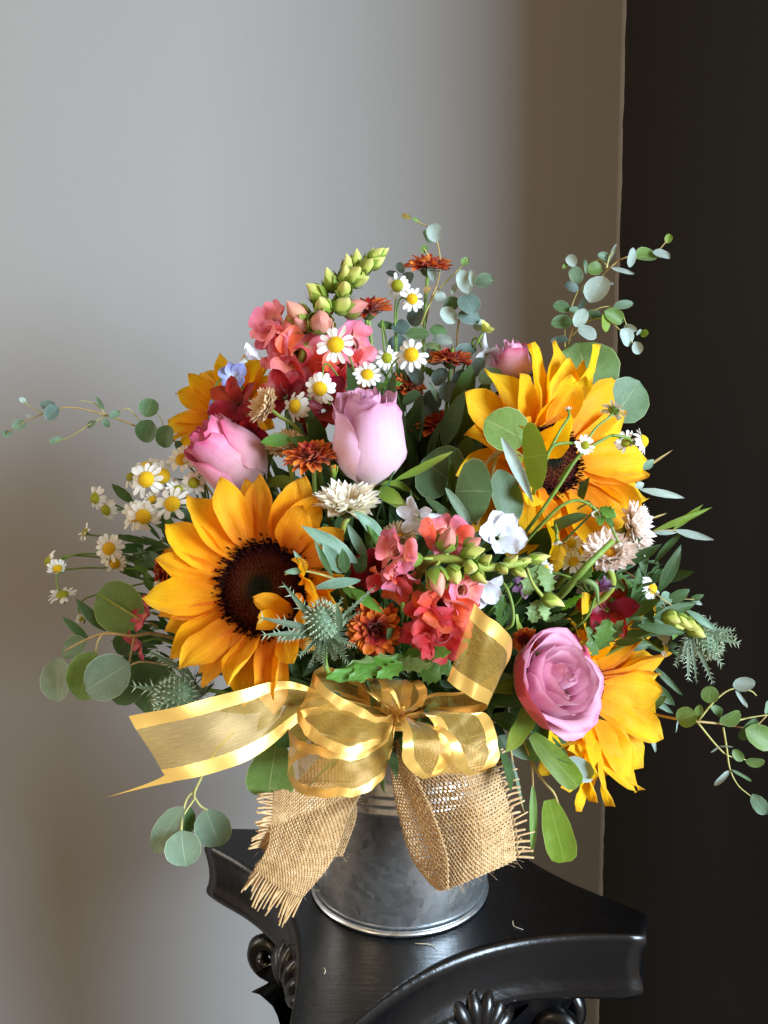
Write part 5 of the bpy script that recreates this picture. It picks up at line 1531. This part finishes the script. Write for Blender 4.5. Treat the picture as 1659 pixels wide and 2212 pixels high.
lobed('small green lobed leaf on the chamomile stem by the sunflower', [((*c5(1040, 1090), -10), (*c5(1140, 1150), -10.6), 34, 'fern'), ((*c5(1050, 1120), -10), (*c5(1040, 1200), -10.4), 26, 'fern'), ((*c5(1080, 1140), -10), (*c5(1120, 1210), -10.4), 24, 'leaf')], 703, (*c5(1030, 1090), -9.8))
lobed('green serrated leaves standing behind the snapdragon at top', [((*c1(900, 1130), -3), (*c1(1065, 1095), -3.4), 30, 'fern'), ((*c1(1200, 860), 1), (*c1(1290, 900), 0), 40, 'fern_pale'), ((*c1(1180, 1000), 2), (*c1(1260, 1060), 2), 26, 'leaf')], 704, (*c1(1000, 1150), -2))
lobed('dark toothed leaves between the mauve rose and sideways sunflower', [((*c8(640, 1040), -8), (*c8(700, 850), -8.4), 60, 'leaf'), ((*c8(620, 1020), -8), (*c8(560, 900), -8.4), 34, 'leaf'), ((*c8(680, 1000), -7.6), (*c8(790, 860), -8), 40, 'sepal_dark'), ((*c8(640, 1050), -8.6), (*c8(560, 1000), -9), 40, 'leaf')], 705, (*c8(640, 1060), -7))
lobed('dark leaves clustered under the thick pale strawflower stem', [((*c8(420, 800), -8), (*c8(550, 710), -9), 30, 'fern'), ((*c8(330, 870), -8), (*c8(450, 825), -9), 22, 'willow'), ((*c8(520, 640), -8.6), (*c8(600, 540), -9), 34, 'fern'), ((*c8(640, 620), -6), (*c8(850, 650), -6), 60, 'leaf'), ((*c8(700, 740), -6), (*c8(860, 700), -6), 60, 'leaf'), ((*c8(60, 900), -9), (*c8(50, 690), -9.4), 40, 'leaf'), ((*c8(100, 900), -9), (*c8(110, 760), -9.4), 34, 'willow_dark')], 706, (*c8(420, 820), -6))
# delphinium-like pod by the pale leaf
th = thing('seed_pod', 'pale lime trumpet shaped bud right of the drooping leaf', 'flower bud', W(*c7(1360, 750), -12))
rgp = random.Random(8)
snap_bud(th, *c7(1360, 745), -12.4, 54, 34, (.85, -.3, -.35), 'bud_green', rgp)
twig(th, [(*c7(1205, 545), -12.6), (*c7(1240, 640), -12.6), (*c7(1300, 720), -12.4)], [.07, .12], 'stem_pale')
th = thing('looped_stem', 'thin green stem looping beside the gold ribbon end', 'flower stem', W(*c7(1080, 910), -12.5))
twig(th, [(*c7(1020, 610), -12), (*c7(1080, 660), -12.4), (*c7(1120, 780), -12.8), (*c7(1120, 880), -13), (*c7(1080, 915), -12.6)], .09, 'stem', 24)


# ---------------------------------------------------------------- sea holly
def spiny_bract(th, b, t, wpx, rg, n=(0, -1, .3), bend=.2, mat='bract'):
    B, T = W(*b), W(*t)
    x = T - B
    ln = np.linalg.norm(x)
    x /= ln
    y = nrm(np.cross(np.array(n, float), x))
    z = np.cross(x, y)
    w = cmpx(wpx, b[2]) / 2 * .72
    mb = MB()
    N = 14
    G = np.zeros((N, 3, 3))
    for i in range(N):
        f = i / (N - 1)
        ww = w * (math.sin(math.pi * min(1, f * .85 + .12)) ** .8) * (1 - f) ** .25 if f < 1 else 0
        off = z * bend * ln * (f - f * f) + z * 0
        for j in range(3):
            s = j - 1
            G[i, j] = B + x * ln * f + y * s * ww + off + z * abs(s) * ww * .35
    mb.grid(G)
    for i in range(2, N - 1):
        for s in (0, 2):
            if rg.random() < .8:
                p = G[i, s]
                d = nrm(y * (s - 1) * rg.uniform(.7, 1.2) + x * rg.uniform(.5, 1.) + z * rg.uniform(-.3, .4)) * w * rg.uniform(1.0, 2.1)
                e = x * w * .22
                mb.add([p - e, p + e, p + d], [(0, 1, 2)], [(1, .5)] * 3)
    return mb.build('bract', M[mat], th, world=True)


def sea_holly(label, px, py, y, dpx, hd, bracts, seed, fringe=0):
    rg = random.Random(seed)
    pos = W(px, py, y)
    R = frame(hd)
    th = thing('sea_holly', label, 'sea holly', pos, R, 'sea holly heads in the bouquet')
    r = cmpx(dpx, y) / 2
    G, U = ovoid(r * 2.3, r * 2, 12, 18, 0)
    G[..., 2] -= r * 1.15
    h = MB().grid(G, closed=True, U=U).build('head', M['thistle'], th)
    sp, tips = MB(), MB()
    N = 150
    for i in range(N):
        zf = 1 - 2 * (i + .5) / N
        a = i * 2.39996
        rr = math.sqrt(1 - zf * zf)
        d = np.array([rr * math.cos(a), rr * math.sin(a), zf])
        p = d * np.array([r * .97, r * .97, r * 1.12])
        e1 = nrm(np.cross(d, [.3, .2, .9]))
        e2 = np.cross(d, e1)
        q = r * .06
        ln = r * rg.uniform(.14, .24)
        V = [p + e1 * q, p + e2 * q, p - e1 * q, p - e2 * q, p + d * ln + e1 * q * .8, p + d * ln + e2 * q * .8, p + d * ln - e1 * q * .8, p + d * ln - e2 * q * .8]
        tips.add(V, [(0, 1, 5, 4), (1, 2, 6, 5), (2, 3, 7, 6), (3, 0, 4, 7), (4, 5, 6, 7)])
        for _ in range(2):
            dd = nrm(d + np.array([rg.uniform(-.25, .25) for _ in range(3)]))
            sp.add([p + e1 * q * .5, p - e1 * q * .5, p + dd * r * rg.uniform(.28, .42)], [(0, 1, 2)])
    tag(tips.build('floret', M['thistle_tip'], h, smooth=False), kind='stuff')
    tag(sp.build('spine', M['bract'], h, smooth=False), kind='stuff')
    for (b, t, w, bd) in bracts:
        spiny_bract(th, b, t, w, rg, (rg.uniform(-.2, .2), -1, rg.uniform(.1, .5)), bd)
    if fringe:
        fb = MB()
        back = pos - R[:, 2] * r * .9
        for i in range(fringe):
            d = nrm(R[:, 2] * rg.uniform(-.9, .2) + R[:, 0] * rg.uniform(-1, 1) + R[:, 1] * rg.uniform(-1, 1))
            ln = r * rg.uniform(.9, 2.1)
            fb.tube([back, back + d * ln * .5 - R[:, 2] * .1, back + d * ln], [.035, .025, .006], 4, 5)
        tag(fb.build('fringe', M['bract'], th, world=True), kind='stuff')
    stem_to_pail(th, pos - R[:, 2] * r, R[:, 2], .14, M['stem'])
    return th


h0 = (*c6(1190, 1010), -15)
sea_holly('grey green sea holly head with spiky bracts in front of the sunflower', *c6(1180, 935), -15.5, 72, (-.1, -.45, .88), [
    (h0, (*c6(940, 705), -16), 22, .1), (h0, (*c6(790, 918), -17), 24, .1), (h0, (*c6(810, 1025), -17), 22, -.1), (h0, (*c6(900, 1060), -16), 16, -.1), ((*c6(1290, 1000), -15.6), (*c6(1270, 830), -16.4), 24, .1), (h0, (*c6(1310, 790), -14.6), 10, .1), (h0, (*c6(1440, 800), -14.6), 12, .1), (h0, (*c6(1420, 880), -15), 12, .1),
    (h0, (*c6(1350, 1200), -16), 18, -.2), (h0, (*c6(1200, 1235), -16), 14, -.2), (h0, (*c6(1100, 1230), -16), 12, -.2), (h0, (*c6(1040, 1160), -16), 14, -.2), (h0, (*c6(1400, 1100), -15), 14, -.1), (h0, (*c6(1530, 710), -14), 10, .1), (h0, (*c6(1270, 1180), -16.5), 16, -.2), (h0, (*c6(1160, 1190), -16.5), 14, -.2), (h0, (*c6(1480, 750), -14.4), 9, .2), (h0, (*c6(1330, 1130), -16.5), 18, -.2)], 801, 60)
h1 = (*c9(1215, 1085), -9)
sea_holly('sea holly lying sideways at lower left above the ribbon tail', *c9(1050, 1090), -9.4, 78, (-.85, -.45, -.2), [
    (h1, (*c9(780, 1030), -10), 26, .1), (h1, (*c9(905, 1165), -11), 26, -.1), ((*c9(1150, 960), -8.6), (*c9(890, 815), -9.4), 20, .1), (h1, (*c9(1000, 850), -9), 12, .1), (h1, (*c9(1000, 930), -9.6), 16, .1), (h1, (*c9(1100, 870), -8.6), 12, .1), (h1, (*c9(1290, 1010), -9.4), 16, .1), (h1, (*c9(1250, 990), -10), 14, .1)], 802, 26)
h2 = (*c8(1190, 920), -5.5)
sea_holly('spiky sea holly hanging against the black wall at right', *c8(1285, 1000), -5.2, 62, (.7, -.2, -.6), [
    (h2, (*c8(1500, 1005), -6), 24, .1), (h2, (*c8(1470, 925), -5.6), 16, .1), (h2, (*c8(1390, 1140), -6.2), 20, .15), (h2, (*c8(1335, 1255), -6.2), 16, .15), (h2, (*c8(1180, 1235), -6.4), 18, -.1), (h2, (*c8(1230, 1250), -6.2), 12, .1), (h2, (*c8(1095, 1145), -6), 14, -.1), (h2, (*c8(1210, 830), -5.5), 16, .1), (h2, (*c8(1270, 825), -5.2), 14, .1), (h2, (*c8(1320, 850), -5.2), 14, .1), (h2, (*c8(1140, 1120), -6.2), 14, -.1), (h2, (*c8(1355, 885), -5.2), 12, .1), (h2, (*c8(1480, 965), -6), 14, .1)], 803, 50)
th = thing('green_bud_stalk', 'lime green knobbly bud stalk beside the right sea holly', 'flower bud', W(*c8(1090, 860), -5.6))
for q in ((1085, 850, 46), (1140, 870, 48), (1190, 890, 46), (1230, 930, 44), (1110, 895, 34)):
    snap_bud(th, *c8(q[0], q[1]), -5.8, q[2], q[2] * .8, (.6, -.6, -.3), 'bud_green', rgp)
twig(th, [(*c8(1040, 850), -5), (*c8(1130, 880), -5.4), (*c8(1230, 925), -5.4)], .12, 'stem_pale')

# ---------------------------------------------------------------- dark leaves filling the inside of the bouquet
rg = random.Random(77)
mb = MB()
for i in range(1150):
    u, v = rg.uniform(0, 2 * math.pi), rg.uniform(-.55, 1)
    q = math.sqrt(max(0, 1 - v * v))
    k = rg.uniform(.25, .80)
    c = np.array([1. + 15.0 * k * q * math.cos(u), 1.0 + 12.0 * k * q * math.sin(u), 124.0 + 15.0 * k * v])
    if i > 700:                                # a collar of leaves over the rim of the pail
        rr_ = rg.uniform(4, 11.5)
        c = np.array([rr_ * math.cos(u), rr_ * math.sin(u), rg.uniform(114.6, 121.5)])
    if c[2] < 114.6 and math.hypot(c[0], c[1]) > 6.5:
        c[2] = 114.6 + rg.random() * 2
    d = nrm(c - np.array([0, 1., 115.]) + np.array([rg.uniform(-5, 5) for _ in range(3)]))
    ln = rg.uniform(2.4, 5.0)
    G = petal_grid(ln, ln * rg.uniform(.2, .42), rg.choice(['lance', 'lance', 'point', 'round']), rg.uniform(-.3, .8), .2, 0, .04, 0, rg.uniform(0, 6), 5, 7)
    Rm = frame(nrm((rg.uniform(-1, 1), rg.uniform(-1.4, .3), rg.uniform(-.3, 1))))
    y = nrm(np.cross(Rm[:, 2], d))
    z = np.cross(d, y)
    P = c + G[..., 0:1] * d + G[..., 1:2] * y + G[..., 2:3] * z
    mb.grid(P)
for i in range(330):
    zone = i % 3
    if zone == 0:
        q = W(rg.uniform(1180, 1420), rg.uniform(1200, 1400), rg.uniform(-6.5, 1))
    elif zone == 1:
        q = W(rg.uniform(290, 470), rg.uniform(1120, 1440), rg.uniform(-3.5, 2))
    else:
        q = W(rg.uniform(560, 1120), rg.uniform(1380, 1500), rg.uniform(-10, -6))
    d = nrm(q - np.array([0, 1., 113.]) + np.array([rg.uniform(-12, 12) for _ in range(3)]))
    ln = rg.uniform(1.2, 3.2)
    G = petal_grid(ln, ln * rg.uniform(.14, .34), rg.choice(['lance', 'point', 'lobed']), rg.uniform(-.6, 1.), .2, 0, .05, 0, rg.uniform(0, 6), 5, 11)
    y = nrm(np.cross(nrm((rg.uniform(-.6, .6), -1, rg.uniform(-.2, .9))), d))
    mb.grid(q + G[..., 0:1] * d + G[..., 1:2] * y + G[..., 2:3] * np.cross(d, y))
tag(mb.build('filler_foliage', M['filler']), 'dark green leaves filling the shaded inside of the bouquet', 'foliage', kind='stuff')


# ---------------------------------------------------------------- burlap ribbon: real woven yarns on a curved sheet
def sheet(cols, nu, nv):
    """columns of (px, py, depth) control points -> smooth surface function sampled on a grid"""
    C = np.stack([crom([W(*p) for p in c], nv) for c in cols])          # columns x nv x 3
    return np.stack([crom(C[:, j], nu) for j in range(nv)], 1)          # nu x nv x 3


def weave(parent, S, nwarp, nweft, r, rg, name='weave', fr0=0, fr1=0, fr_len=.9, loose=0.):
    """S: nu x nv surface; warp yarns run along axis 0, weft along axis 1; fringe on the ends of axis 0"""
    nu, nv = S.shape[:2]
    dU, dV = np.gradient(S, axis=0), np.gradient(S, axis=1)
    N = np.cross(dU, dV)
    N /= np.linalg.norm(N, axis=2)[..., None] + 1e-9

    def at(u, v):
        a, b = min(max(u, 0), 1) * (nu - 1), min(max(v, 0), 1) * (nv - 1)
        i, j = min(int(a), nu - 2), min(int(b), nv - 2)
        f, g = a - i, b - j
        w = ((1 - f) * (1 - g), (1 - f) * g, f * (1 - g), f * g)
        return sum(k * q for k, q in zip(w, (S[i, j], S[i, j + 1], S[i + 1, j], S[i + 1, j + 1]))), N[i, j]

    mb, fb = MB(), MB()
    for k in range(nwarp):
        v = (k + .5) / nwarp
        pts = []
        jit = rg.uniform(-.25, .25) / nwarp
        for m in range(nweft * 2 + 1):
            u = m / (nweft * 2)
            p, n = at(u, v + jit * math.sin(u * 9 + k))
            pts.append(p + n * r * .85 * math.sin(math.pi * (m / 2. + k)) + n * r * rg.uniform(-.15, .15) if m % 2 else p + n * r * .85 * (1 if ((m // 2 + k) % 2) else -1))
        rr = r * rg.uniform(.7, 1.3)
        mb.tube(pts, rr * np.array([rg.uniform(.75, 1.3) for _ in range(14)]), 4)
        for on, e0, e1 in ((fr0, 0, 1), (fr1, len(pts) - 1, len(pts) - 3)):
            if on:
                d = nrm(pts[e0] - pts[e1 if e0 else 2])
                ln = fr_len * rg.uniform(.6, 1.15)
                side = np.array([rg.uniform(-.16, .16) for _ in range(3)])
                fb.tube([pts[e0], pts[e0] + d * ln * .5 + side * ln * .4, pts[e0] + (d + side) * ln + np.array([0, 0, -.05 * ln])], [rr * 1.15, rr * 1.3, rr], 5, 7)
    for k in range(nweft):
        u = (k + .5) / nweft
        pts = []
        for m in range(nwarp * 2 + 1):
            v = m / (nwarp * 2)
            p, n = at(u + rg.uniform(-.1, .1) / nweft, v)
            pts.append(p - n * r * .85 * (1 if ((m // 2 + k) % 2) else -1) if m % 2 == 0 else p)
        mb.tube(pts, r * rg.uniform(.75, 1.25) * np.array([rg.uniform(.75, 1.3) for _ in range(12)]), 4)
    o = tag(mb.build(name, M['jute'], parent, world=True), kind='stuff')
    if fr0 or fr1:
        for q_ in range(260):                     # loose hairs
            p, n = at(rg.random(), rg.choice((0., 1.)) if q_ < 70 else rg.random())
            k_ = 1. if q_ < 70 else .45
            q = p + n * rg.uniform(-.2, .35) * k_ + np.array([rg.uniform(-.6, .6), rg.uniform(-.3, .2), rg.uniform(-.5, .3)]) * k_
            fb.tube([p, (p + q) / 2 + n * .12 * k_, q], .009, 3, 5)
        tag(fb.build('fringe', M['jute'], parent, world=True), kind='stuff')
    return o


rgb = random.Random(21)
bur = thing('burlap_ribbon', 'woven tan burlap ribbon with frayed ends tied under the gold bow', 'ribbon', W(855, 1620, -9.5))
# right loop: columns run from the knot outwards, each from its upper to its lower edge
S = sheet([[(868, 1600, -9.4), (872, 1665, -10.2), (900, 1755, -11.2), (930, 1850, -11.6), (958, 1922, -11.2)],
           [(900, 1598, -10.2), (925, 1655, -11.0), (965, 1750, -12.2), (985, 1840, -12.6), (985, 1914, -12.0)],
           [(950, 1600, -10.4), (1000, 1650, -11.4), (1032, 1740, -12.6), (1046, 1825, -13.0), (1045, 1888, -12.4)],
           [(1010, 1610, -9.4), (1060, 1640, -10.2), (1090, 1710, -11.), (1108, 1790, -11.4), (1115, 1858, -11.2)]], 60, 50)
weave(bur, S, 50, 46, .053, rgb, 'loop', 0, 1, 1.1)
S = sheet([[(848, 1600, -9.2), (846, 1665, -9.6), (858, 1745, -10.), (888, 1850, -10.2), (934, 1912, -10.4)],
           [(858, 1598, -10.4), (864, 1665, -11.6), (886, 1748, -12.8), (918, 1848, -13.2), (950, 1924, -12.2)],
           [(872, 1598, -10.8), (896, 1668, -12.4), (936, 1757, -14.2), (966, 1845, -14.6), (969, 1920, -12.9)]], 24, 50)
weave(bur, S, 50, 18, .053, rgb, 'loop', 0, 0)
# left tail, two layers
S = sheet([[(700, 1625, -8.4), (775, 1640, -9.), (850, 1630, -8.6)], [(640, 1690, -9.2), (720, 1712, -9.8), (800, 1690, -9.2)], [(592, 1755, -10.8), (680, 1782, -11.6), (757, 1752, -10.8)],
           [(578, 1830, -12.2), (650, 1862, -12.8), (716, 1860, -12.4)], [(548, 1880, -12.6), (606, 1920, -13.), (652, 1940, -12.8)]], 60, 40)
weave(bur, S, 42, 64, .052, rgb, 'tail', 0, 1, 1.5)
S = sheet([[(760, 1690, -9.6), (770, 1760, -10.2), (740, 1850, -10.8)], [(690, 1690, -10.), (700, 1770, -10.8), (680, 1850, -11.)], [(630, 1700, -10.2), (625, 1770, -11.2), (600, 1840, -11.6)], [(590, 1710, -10.2), (585, 1770, -11.2), (562, 1830, -11.6)]], 40, 40)
weave(bur, S, 38, 42, .052, rgb, 'tail', 0, 1, 1.1)

# ---------------------------------------------------------------- gold organza bow
bow = thing('gold_ribbon_bow', 'sheer gold organza bow with satin edges in front of the pail', 'ribbon', W(862, 1550, -12))
KN = W(862, 1548, -12.2)


def strip(st, n=60, m=15, belly=0., name='tail'):
    """ribbon from stations ((px,py,y),(px,py,y)) = its two edges"""
    A = crom([W(*s[0]) for s in st], n)
    B = crom([W(*s[1]) for s in st], n)
    G = np.zeros((n, m, 3))
    f = np.linspace(0, 1, m)
    for i in range(n):
        G[i] = A[i] + (B[i] - A[i]) * f[:, None]
        G[i] += np.array([0, -1, 0]) * (.06 * np.sin(f * 9 + i * .21) + .05 * np.sin(f * 4 - i * .35))[:, None]
        G[i] += np.array([0, -1, 0]) * belly * np.sin(math.pi * f)[:, None] * math.sin(math.pi * i / (n - 1))
    return MB().grid(G).build(name, M['organza'], bow, world=True)


def loop(c0, r0, c1_, r1, knot_ang, name='loop', pin=.55, n=72, m=15, d0=2.4, d1=2.4, t0=0., t1=0., kn=None, dk=0., wob=.0):
    """a ring of ribbon; its two rims are ellipses about c0 and c1_ (px, py, depth), drawn together at the knot"""
    th = np.linspace(0, 2 * math.pi, n)
    kn = KN if kn is None else W(*kn)
    E = []
    for c, r, d, t in ((c0, r0, d0, t0), (c1_, r1, d1, t1)):
        P = []
        ca, sa = math.cos(math.radians(t)), math.sin(math.radians(t))
        for q in th:
            x, z = r[0] * math.cos(q), r[1] * math.sin(q)
            x, z = x * ca - z * sa, x * sa + z * ca
            P.append(W(c[0] + x, c[1] - z, c[2] - d * math.sin(q + dk)))
        E.append(np.array(P))
    G = np.zeros((n, m, 3))
    f = np.linspace(0, 1, m)
    ka = math.radians(knot_ang)
    for i in range(n):
        G[i] = E[0][i] + (E[1][i] - E[0][i]) * f[:, None]
        dq = abs((th[i] - ka + math.pi) % (2 * math.pi) - math.pi)
        w = math.exp(-(dq / pin) ** 2)
        rnd = np.sin(f * 19 + th[i] * 2)[:, None] * np.array([.10, .2, .10]) * (.08 + w) + np.sin(f * 5 + th[i] * 3)[:, None] * np.array([.06, .08, .05])
        G[i] = G[i] * (1 - w) + kn * w + rnd * .6
    G = crumple(G, .07, 3.4, len(bpy.data.objects) * .7)
    G = crumple(G, .03, 1.3, len(bpy.data.objects) * .3)
    return MB().grid(G).build(name, M['organza'], bow, world=True)


# left tail with its pointed, notched end
strip([((278, 1547, -16), (366, 1690, -16.5)), ((400, 1522, -15.4), (470, 1668, -15.8)), ((520, 1490, -14.2), (570, 1622, -14.4)), ((610, 1471, -13), (645, 1560, -12.8)), ((690, 1492, -12.2), (700, 1535, -12)), ((855, 1540, -11.6), (858, 1552, -11.6))], 80, 15)
A, B, Cc = W(366, 1690, -16.5), W(395, 1684, -16.3), W(228, 1723, -17.2)
Dd = W(358, 1672, -16.5)
mb = MB()
G = np.zeros((12, 3, 3))
for i, f in enumerate(np.linspace(0, 1, 12)):
    p, q = W(358 - 130 * f, 1673 + 50 * f ** .8, -16.5 - .7 * f), W(372 - 144 * f, 1690 + 33 * f ** 1.15, -16.5 - .7 * f)
    for j in range(3):
        G[i, j] = p + (q - p) * j / 2.
mb.grid(G, U=np.zeros((12, 3, 2)) + np.array([.98, .3]))
mb.build('tail_point', M['organza'], bow, world=True)
# right tail, folded back on itself
strip([((1025, 1303, -16.5), (966, 1470, -16.5)), ((1050, 1328, -16.6), (990, 1490, -16.6)), ((1082, 1352, -16.4), (1025, 1510, -16.4)), ((1106, 1386, -15.2), (1053, 1525, -15.2)), ((1090, 1440, -14), (1030, 1540, -14)), ((1010, 1490, -13), (960, 1535, -13)), ((930, 1500, -12.4), (915, 1540, -12.2)), ((865, 1545, -12), (865, 1555, -12))], 90, 15, .0)
# loops: each ring has its two satin edges
loop((728, 1572, -12.8), (104, 50), (730, 1668, -12.8), (108, 56), 18, t0=-6, t1=6, d0=-2.4, d1=-3.0, pin=.46, kn=(858, 1556, -12.6))
loop((762, 1492, -13.), (92, 26), (738, 1565, -13.6), (98, 60), 12, t0=-30, t1=-14, d0=-1.4, d1=-2.6, pin=.46)
loop((908, 1607, -14.6), (40, 74), (1036, 1602, -12.8), (42, 66), 120, t0=6, t1=10, d0=-1.0, d1=-1.4, dk=math.pi / 2, pin=.6, kn=(866, 1548, -12.8))
loop((905, 1498, -13.6), (14, 30), (800, 1500, -12.2), (26, 36), 250, t0=0, t1=0, d0=1.0, d1=1.2, pin=.6, dk=math.pi / 2)
strip([((780, 1480, -12.6), (830, 1475, -12)), ((800, 1500, -13), (850, 1490, -12.6)), ((850, 1540, -12.8), (868, 1530, -12.8)), ((858, 1560, -12.8), (878, 1556, -12.8))], 30, 11, .1)
mb = MB()                                             # the knot
P = [KN + np.array([.55 * math.cos(a), .5 * math.sin(a) * .8, 0]) for a in np.linspace(0, 2 * math.pi, 20)]
G = np.zeros((20, 7, 3))
for i in range(20):
    for j in range(7):
        G[i, j] = P[i] + np.array([.08 * math.sin(j * 2.1 + i), 0, (j - 3) * .24])
mb.grid(G, U=None)
mb.build('knot', M['organza'], bow, world=True)

# ---------------------------------------------------------------- crumbs on the pedestal top
def zpt(px, py, z):
    q = ray(px, py)
    return CAMP + q * ((z - CAMP[2]) / q[2])


for lb, pts in (('pale curled plant shred on the black top right of the pail', [(1108, 1988), (1110, 2000), (1130, 2008)]), ('short dry shred on the black top below the pail', [(896, 2038), (930, 2040), (945, 2050)]), ('tiny curled shred on the black top at front left', [(700, 2090), (703, 2098), (700, 2104)])):
    P = [zpt(a, b_, 100.07) for a, b_ in pts]
    th = thing('plant_shred', lb, 'plant shred', P[0])
    MB().tube(P, [.02, .03, .012], 5, 9).build('shred', M['straw'], th, world=True)
